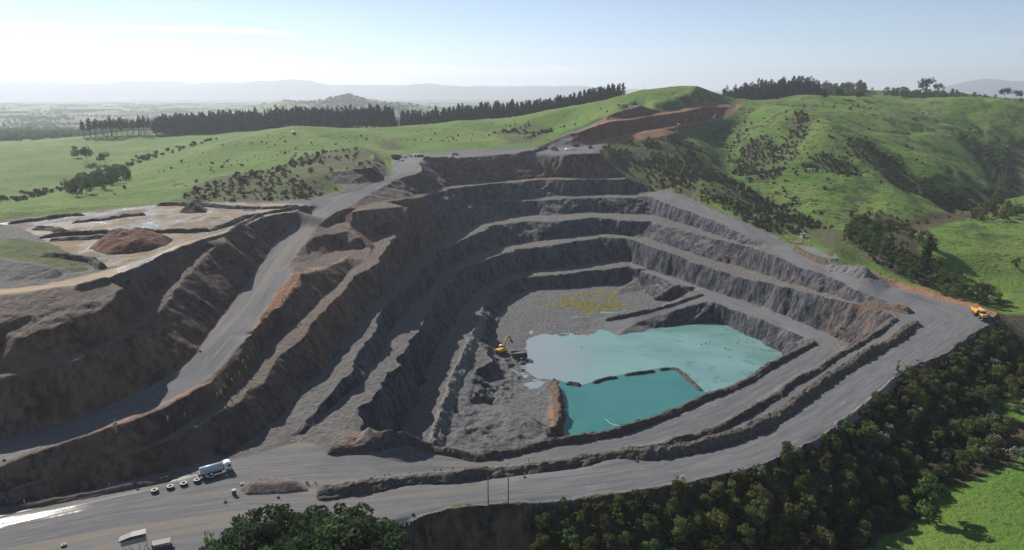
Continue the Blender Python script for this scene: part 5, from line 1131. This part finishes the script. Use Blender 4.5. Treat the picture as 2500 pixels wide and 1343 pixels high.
def artic_truck(px, py, to, label, col='orange', s=1.0):
    p, yaw = spot(px, py, to); r = empty('dump_truck', p, yaw); r.scale = (s,)*3
    MB().box(-4.6, 1.2, -.6, .6, .9, 1.4).box(1.2, 4.4, -.9, .9, .8, 1.4).build('chassis', VM['black'], r)
    for x in (2.9, -1.6, -3.4):
        for sg in (-1, 1): wheel(r, x, sg*1.15, .88, .65)
    MB().box(2.7, 4.7, -1.0, 1.0, 1.3, 2.3, .12, .35).build('hood', VM['yellow' if col == 'orange' else col], r)
    c = MB().box(1.2, 2.7, -.85, .85, 1.4, 3.3, .1, .1).build('cab', VM['steel' if col == 'orange' else col], r); MB().box(1.3, 2.74, -.89, .89, 2.2, 3.05, .03).build('window', VM['glass'], c)
    dump_body(r, -5.0, .9, 2.8, 1.6, 3.1, col, .5)
    return tag(r, label, "dump truck")
def excavator(px, py, to, label, col='yellow', s=1.0, swing=0.0):
    p, yaw = spot(px, py, to); r = empty('excavator', p, yaw); r.scale = (s,)*3
    for sg in (-1, 1):
        pr = [(-2.5, .45), (-2.2, .05), (2.2, .05), (2.5, .45), (2.2, .95), (-2.2, .95)]; MB().prism(pr, sg*1.35-.3, sg*1.35+.3).build('track', VM['black'], r)
    h = MB().box(-2.7, 1.6, -1.4, 1.4, 1.15, 2.1, .1).box(-2.9, -1.6, -1.4, 1.4, 1.2, 2.5, .25).box(-1.6, .2, -1.35, .2, 2.0, 2.55, .1).build('house', VM[col], r)
    c = MB().box(.1, 1.65, .35, 1.35, 2.0, 3.2, .08, .2).build('cab', VM[col], r); MB().box(.2, 1.6, .3, 1.4, 2.35, 3.05, .04, .2).build('window', VM['glass'], c); MB().box(.05, 1.5, .32, 1.38, 3.2, 3.3, .02).build('roof', VM['white'], c)
    MB().prism([(1.2, 1.5), (1.7, 1.7), (3.4, 4.6), (6.4, 5.9), (6.3, 6.4), (3.0, 5.2), (1.0, 2.1)], -.28, .28).build('boom', VM[col], r)
    MB().prism([(6.0, 6.3), (6.6, 6.35), (8.0, 3.4), (7.7, 3.2), (6.2, 5.5)], -.22, .22).cyl((3.6, 0, 5.6), (6.2, 0, 6.55), .12, 8).build('stick', VM['yellow' if col == 'yellow' else col], r)
    MB().prism([(7.6, 3.4), (8.2, 3.3), (8.2, 2.5), (7.5, 2.1), (6.8, 2.4), (7.2, 2.7)], -.6, .6).build('bucket', VM['black'], r)
    return tag(r, label, "excavator")
def bulldozer(px, py, to, label, s=1.0, col='brown'):
    p, yaw = spot(px, py, to); r = empty('bulldozer', p, yaw); r.scale = (s,)*3
    for sg in (-1, 1): MB().prism([(-2.0, .5), (-1.6, .05), (1.6, .05), (2.0, .5), (1.4, 1.1), (-1.4, 1.1)], sg*1.1-.3, sg*1.1+.3).build('track', VM['black'], r)
    MB().box(-1.8, 1.9, -.8, .8, .8, 1.9, .1).build('body', VM[col], r); c = MB().box(-1.2, .4, -.75, .75, 1.9, 3.0, .08).build('cab', VM[col], r); MB().box(-1.1, .45, -.8, .8, 2.2, 2.8, .03).build('window', VM['glass'], c)
    MB().prism([(2.6, .1), (2.95, .2), (2.75, .8), (2.95, 1.4), (2.6, 1.35)], -1.9, 1.9).box(1.2, 2.6, -1.5, -1.3, .4, .65).box(1.2, 2.6, 1.3, 1.5, .4, .65).build('blade', VM['steel'], r); MB().cyl((1.2, .4, 1.9), (1.2, .4, 2.7), .08, 8).build('exhaust', VM['black'], r)
    return tag(r, label, "bulldozer")
def pickup(px, py, to, label, col='white', s=1.0):
    p, yaw = spot(px, py, to); r = empty('pickup', p, yaw); r.scale = (s,)*3
    MB().box(-2.6, 2.5, -.9, .9, .5, 1.05, .1).box(-2.6, -2.5, -.9, .9, 1.0, 1.4, .02).box(-2.6, -.4, -.92, -.82, 1.0, 1.4, .02).box(-2.6, -.4, .82, .92, 1.0, 1.4, .02).build('body', VM[col], r)
    c = MB().box(-.4, 1.4, -.8, .8, 1.0, 1.75, .15, .35).build('cab', VM[col], r); MB().box(-.3, 1.3, -.84, .84, 1.15, 1.6, .03, .3).build('window', VM['glass'], c)
    for x in (1.6, -1.6):
        for sg in (-1, 1): wheel(r, x, sg*.82, .38, .26)
    return tag(r, label, "pickup")

# water tanker on the wet road
p, yaw = spot(497, 1166, (562, 1148)); q = at(527, 1157)[0]; tk = empty('tanker_truck', q, yaw)
MB().box(-4.5, 4.1, -.5, .5, .75, 1.15).box(4.0, 4.45, -1.2, 1.2, .45, .9, .08).box(-.9, 1.6, -1.15, -.75, .6, 1.1).box(-4.7, -4.4, -1.1, 1.1, .5, 1.9, .05).build('chassis', VM['black'], tk)
c = MB().box(2.35, 4.4, -1.22, 1.22, .95, 3.05, .16, .22).build('cab', VM['white'], tk); MB().box(3.2, 4.1, -1.25, 1.25, 1.85, 2.6, .05).build('side_window', VM['glass'], c); MB().box(4.2, 4.32, -1.05, 1.05, 1.85, 2.65, .03).build('windscreen', VM['glass'], c); MB().box(2.6, 3.9, -1.0, 1.0, 3.05, 3.25, .1, .3).build('roof_fairing', VM['white'], c)
t = MB().cyl((-4.15, 0, 2.1), (1.85, 0, 2.1), 1.0, 24, None, 1.2).build('tank', VM['pale'], tk); t.data.polygons.foreach_set('use_smooth', np.array([len(f.vertices) == 4 for f in t.data.polygons]))
MB().box(-4.1, 1.8, -.42, -.36, 3.08, 3.2, .01).box(-4.1, 1.8, .36, .42, 3.08, 3.2, .01).box(-3.2, -2.7, -.25, .25, 3.05, 3.25).box(.3, .8, -.25, .25, 3.05, 3.25).build('walkway', VM['black'], t)
pn = MB().box(-3.6, 1.5, -1.235, -1.19, 1.72, 2.5, .02).build('sign_panel', VM['lightblue'], tk)
fc = bpy.data.curves.new('lettering', 'FONT'); fc.body = "Kaipara"; fc.size = 1.0; fc.extrude = 0.01; fc.align_x = 'CENTER'; fc.align_y = 'CENTER'; fo = bpy.data.objects.new('lettering', fc); COL.objects.link(fo); fc.materials.append(VM['teal']); fo.parent = pn; fo.location = (-1.05, -1.25, 2.12); fo.rotation_euler = (math.pi/2, 0, 0); fo.scale = (1.25, .75, 1)
bpy.context.view_layer.update(); lm = bpy.data.meshes.new_from_object(fo.evaluated_get(bpy.context.evaluated_depsgraph_get())); mw = (fo.location.copy(), fo.rotation_euler.copy(), fo.scale.copy()); bpy.data.objects.remove(fo)
fo = link('lettering', lm, None, pn); fo.location, fo.rotation_euler, fo.scale = mw
for x in (3.25, -1.9, -3.2):
    for sg in (-1, 1): wheel(tk, x, sg*1.05, .52, .42)
MB().box(2.0, 2.3, -1.15, -.85, 1.1, 3.0, .04).build('exhaust_stack', VM['black'], tk); MB().cyl((-4.75, -1.1, .8), (-4.75, 1.1, .8), .09, 8).cyl((-4.6, 0, 1.1), (-4.75, 0, .8), .08, 8).build('spray_bar', VM['steel'], tk)
tag(tk, "white cabbed water tanker truck with pale blue tank on the wet front road", "tanker truck")

excavator(1224, 862, (1262, 845), "yellow excavator loading the truck on the pit floor", 'yellow', 1.3)
haul_truck(1268, 876, (1300, 877), "charcoal haul truck with white cab at the pond edge beside the excavator")
artic_truck(2391, 774, (2402, 786), "orange dump truck with yellow hood parked by the orange cut wall", 'orange', 1.2)
haul_truck(968, 389, (985, 390), "brown haul truck parked left of the white container on the rim road", 'brown', 'brown')
artic_truck(1353, 367, (1370, 371), "brown dump truck on the rim road at the foot of the red cut", 'brown', 1.15)
haul_truck(1405, 357, (1415, 357), "brown haul truck higher on the red ramp road", 'brown', 'brown', 'brown', .9)
bulldozer(1441, 362, (1452, 361), "muddy bulldozer on the left near the end of the rim road"); bulldozer(1475, 360, (1490, 359), "muddy orange bulldozer pushing a red heap at the rim road end", 1.15, 'orange')
bulldozer(1656, 307, (1670, 304), "small cream bulldozer on the narrow red ramp", 1.0, 'cream'); excavator(1742, 291, (1750, 285), "cream excavator digging at the top of the red cut", 'cream', 1.0)
pickup(982, 392, (975, 389), "white pickup parked right beside the brown truck on the rim road"); pickup(988, 385, (994, 384), "mauve white pickup behind the white pickup on the rim road", 'lightblue')
pickup(1112, 379, (1125, 379), "dark pickup parked alone on the rim road", 'navy', 1.2); pickup(1384, 367, (1376, 366), "small white pickup left of the pair by the red ramp"); pickup(1399, 366, (1412, 366), "white pickup right of the pair by the red ramp", 'white')
p, yaw = spot(1016, 383, (1030, 382)); r = empty('shipping_container', p, yaw); MB().box(-3, 3, -1.2, 1.2, .05, 2.6, .06).build('shell', VM['white'], r); MB().box(-1.9, -1.1, -1.23, -1.18, .2, 2.3, .01).build('door', VM['black'], r); tag(r, "white site container with a dark door on the rim road", "container")
p, yaw = spot(1027, 383, (1035, 383)); r = empty('waste_skip', p, yaw); MB().prism([(-3, 1.4), (-2.3, .05), (2.6, .05), (3.0, 1.5), (2.4, 2.0), (-1.8, 2.0)], -1.1, 1.1).build('bin', VM['green'], r); MB().box(-2, 2, -.9, .9, 1.98, 2.15, .05).build('lid', VM['mint'], r); tag(r, "dark green bin beside the white container", "bin")
p, yaw = spot(1003, 382, (996, 384)); r = empty('site_truck', p, yaw); MB().box(.4, 2.4, -1.1, 1.1, .6, 2.7, .15, .3).build('cab', VM['mint'], r); MB().box(-3, .3, -1.1, 1.1, .8, 1.3).build('tray', VM['black'], r)
for x in (1.5, -2): wheel(r, x, -.95, .5, .3); wheel(r, x, .95, .5, .3)
tag(r, "pale mint truck left of the white container", "truck")
# tyres, posts, poles
def tyre(px, py, R0, w, label, grp=None):
    p = at(px, py)[0]; o = MB().ring((0, 0, w/2), (0, 0, 1), R0, R0*.48, w).build('tyre', VM['rubber']); o.location = p; c = MB().ring((0, 0, w-.02), (0, 0, 1), R0*.95, R0*.5, .08).build('sidewall', VM['tyretop'], o); o.rotation_euler = (RNG.normal()*.04, RNG.normal()*.04, 0); return tag(o, label, "tyre", grp)
for px, py in ((378, 1202), (416, 1193), (449, 1185), (482, 1177), (516, 1169)): tyre(px, py, 1.0, .85, "big dusty tyre in the row of five lying along the wet road", "row of five tyres along the wet road")
tyre(592, 1184, .62, .5, "lone small tyre beside the pinkish mound"); tyre(156, 1333, .62, .5, "lone tyre at the bottom edge of the front road")
for px, py in ((679, 1215), (1281, 1166), (1555, 1127), (1666, 1177), (1376, 1217), (1436, 1216), (1803, 1147), (2211, 824), (2153, 860), (2089, 893), (2039, 924), (1916, 1013), (2239, 880), (2186, 914), (2120, 980), (2042, 1049), (2006, 918), (1898, 1118), (866, 1102), (1120, 1114), (749, 1179), (1008, 1256), (550, 1226), (61, 1235), (268, 1193), (282, 1035), (10, 1124), (488, 858), (1784, 1082)):
    p = at(px, py)[0]; r = empty('marker_post', p, RNG.random()*6); MB().ring((0, 0, .15), (0, 0, 1), .45, .2, .3, 14).build('base_tyre', VM['rubber'], r); MB().cyl((0, 0, .1), (.03, 0, 1.7), .06, 8).build('post', VM['white'], r)
    tag(r, "thin white marker post standing in a tyre along the haul roads", "marker post", "white marker posts along the haul roads")
for px, py, top, lab in ((1192, 1236, 1168, "left of the two tall dark timber poles at the front road"), (1241, 1232, 1163, "right of the two tall dark timber poles at the front road")):
    p = at(px, py)[0]; X, Y, Z = ray(px, top); h = CH+Z*(p[1]/Y)-p[2]; r = empty('timber_pole', p); MB().cyl((0, 0, -.5), (0, 0, h), .17, 10, .12).build('shaft', VM['wood'], r); MB().box(-.14, .14, -.14, .14, h-.05, h+.25, .03).build('cap', VM['steel'], r); tag(r, lab, "pole")
p, yaw = spot(784, 1243, (800, 1241)); r = empty('road_barrier', p, yaw); MB().box(-1.1, 1.1, -.08, .08, .25, 1.15, .03).build('board', VM['black'], r)
for sg in (-1, 1): MB().box(sg*1.35-.28, sg*1.35+.28, -.3, .3, 0, .9, .08, .1).build('block', VM['red'], r)
MB().cyl((-1.35, 0, .9), (-1.35, 0, 2.6), .03, 6).cyl((1.35, 0, .9), (1.35, 0, 2.4), .03, 6).build('stake', VM['steel'], r); tag(r, "black board barrier between two red blocks on the front road", "barrier")
p, yaw = spot(572, 1208); r = empty('rubbish_drum', p); MB().cyl((0, 0, 0), (0, 0, 1.5), .55, 14).build('drum', VM['wood'], r); MB().cyl((0, 0, 1.5), (0, 0, 1.58), .6, 14).build('rim', VM['tyretop'], r); tag(r, "dark upright drum at the road junction left of the mound", "drum")
p = at(985, 1064)[0]; r = empty('traffic_cone', p); MB().cyl((0, 0, 0), (0, 0, 1.6), .3, 12, .06).build('cone', VM['red'], r); MB().box(-.4, .4, -.4, .4, -.1, .06, .02).build('base', VM['red'], r); r.location.x -= 0; tag(r, "red cone on top of the pointed red heap", "cone")
p = at(1517, 1049)[0]; r = empty('water_pump', p, math.radians(120)); MB().box(-1.1, 1.1, -.5, .5, .1, .5, .1).build('float', VM['black'], r); MB().cyl((0, 0, .4), (0, 0, 2.6), .12, 8).cyl((0, 0, 2.4), (-1.2, -.8, .1), .07, 8).build('mast', VM['steel'], r); tag(r, "small dark pump with a mast on the bund by the deep pond", "pump")
X, Y, Z = ray(1478, 1023); t = (WATER-CH)/Z; e = Vector((X*t, Y*t, WATER+.1)); V, F = tube([Vector(p)+Vector((0, 0, 1.6)), (Vector(p)*2+e)/3+Vector((0, 0, .2)), (Vector(p)+2*e)/3-Vector((0, 0, .6)), e], [.07, .07, .07, .07], 6); tag(link('hose', mesh_np('hose', V, F), VM['lightblue']), "pale hose running from the pump down to the deep pond", "hose")
# screening plant at the bottom edge
p, yaw = spot(330, 1341, (372, 1333)); r = empty('screening_plant', p, yaw)
MB().prism([(-2.6, 1.9), (2.7, 2.3), (2.7, 3.6), (-2.6, 3.1)], -1.0, 1.0).build('hopper', VM['steel'], r)
MB().prism([(-3.0, 3.3), (-.2, 4.0), (2.9, 4.25), (2.9, 4.55), (-.3, 4.35), (-3.0, 3.6)], -1.25, .9).build('feed_deck', VM['black'], r)
lg = MB()
for x in (-2.4, -1.1, 2.2):
    for y in (-.95, .95): lg.cyl((x, y, 0), (x+.1, y, 2.2), .09, 6)
lg.cyl((-2.4, -.95, .2), (-1.1, -.95, 2.0), .06, 6).cyl((-1.1, -.95, .2), (-2.4, -.95, 2.0), .06, 6); lg.build('leg_frame', VM['white'], r)
MB().cyl((2.9, -.6, 1.0), (2.9, -.6, 3.9), .14, 8).cyl((1.2, -1.2, .3), (1.4, -1.2, 1.9), .12, 8).build('pipe', VM['white'], r); tag(r, "rusty roofed screening plant on white legs at the bottom left edge", "screening plant")
p, yaw = spot(396, 1337, (415, 1333)); r = empty('steel_grid_rack', p, yaw); g = MB()
for k in range(7): g.box(-2+.62*k, -1.85+.62*k, -1, 1, .2, 1.5, .02)
g.build('rib', VM['steel'], r); MB().box(-2.1, 2.1, -1.1, 1.1, 1.45, 1.7, .05).box(-2.1, 2.1, -1.1, 1.1, 0, .25, .05).build('frame', VM['black'], r); tag(r, "dark ribbed steel frame lying right of the screening plant", "steel frame")
# buildings
def hut(px, py, L, W, h, yaw, wm, rm, name, label, cat, rh=.8):
    p = near_at(px, py, 16000 if name == 'farm_shed' else 2300); r = empty(name, p, yaw); MB().box(-L/2, L/2, -W/2, W/2, -.5, h, 0).build('wall', VM[wm], r)
    b = MB(); b.add([(-L/2-.3, -W/2-.3, h), (L/2+.3, -W/2-.3, h), (L/2+.3, W/2+.3, h), (-L/2-.3, W/2+.3, h), (-L/2-.3, 0, h+rh), (L/2+.3, 0, h+rh)], [(0, 1, 5, 4), (2, 3, 4, 5), (0, 4, 3), (1, 2, 5), (3, 2, 1, 0)]); b.build('roof', VM[rm], r)
    MB().box(-L*.12, L*.12, -W/2-.03, -W/2+.02, 0, min(2.0, h*.8), 0).build('door', VM['black'], r); return tag(r, label, cat)
hut(1959, 580, 2.6, 2.2, 2.8, .5, 'concrete', 'steel', 'pump_shed', "small grey shed beside the silt pond on the right", "shed", .25)
hut(2099, 199, 22, 10, 3.5, .2, 'cream', 'roofred', 'farm_house', "low house with a red roof on the right skyline", "house", 2.5); hut(2208, 202, 16, 9, 4, -.3, 'cream', 'cream', 'hill_house', "cream house under a windswept tree on the right skyline", "house", 2.0)
for px, py in ((445, 260), (855, 229), (640, 245), (1312, 252), (612, 250), (1108, 282), (223, 282), (633, 246)):
    hut(px, py, 26, 12, 5, RNG.random()*3, 'white', 'white', 'farm_shed', "white farm shed far out on the hazy plain", "farm shed", 2)['group'] = "white farm sheds on the plain"
p = at(718, 328)[0]; r = empty('water_tank', p); MB().cyl((0, 0, 0), (0, 0, 2.6), 1.9, 18).build('shell', VM['navy'], r); MB().cyl((-.5, 0, 2.6), (-.5, 0, 3.1), 1.4, 18, .5).build('lid', VM['white'], r); tag(r, "dark water tank with a pale lid alone on the left grass hill", "water tank")
p = at(1571, 236)[0]; r = empty('radio_mast', p); MB().cyl((0, 0, 0), (0, 0, 15), .2, 6, .1).build('pole', VM['steel'], r); tag(r, "thin mast on the crest left of the red cut", "mast")
# silt ponds on the right
for p, z in PONDS: flat_poly('silt_pond', p, z-0.15, water_mat('silty_water', (0.10, 0.075, 0.035), (0.14, 0.11, 0.05), 0.06))
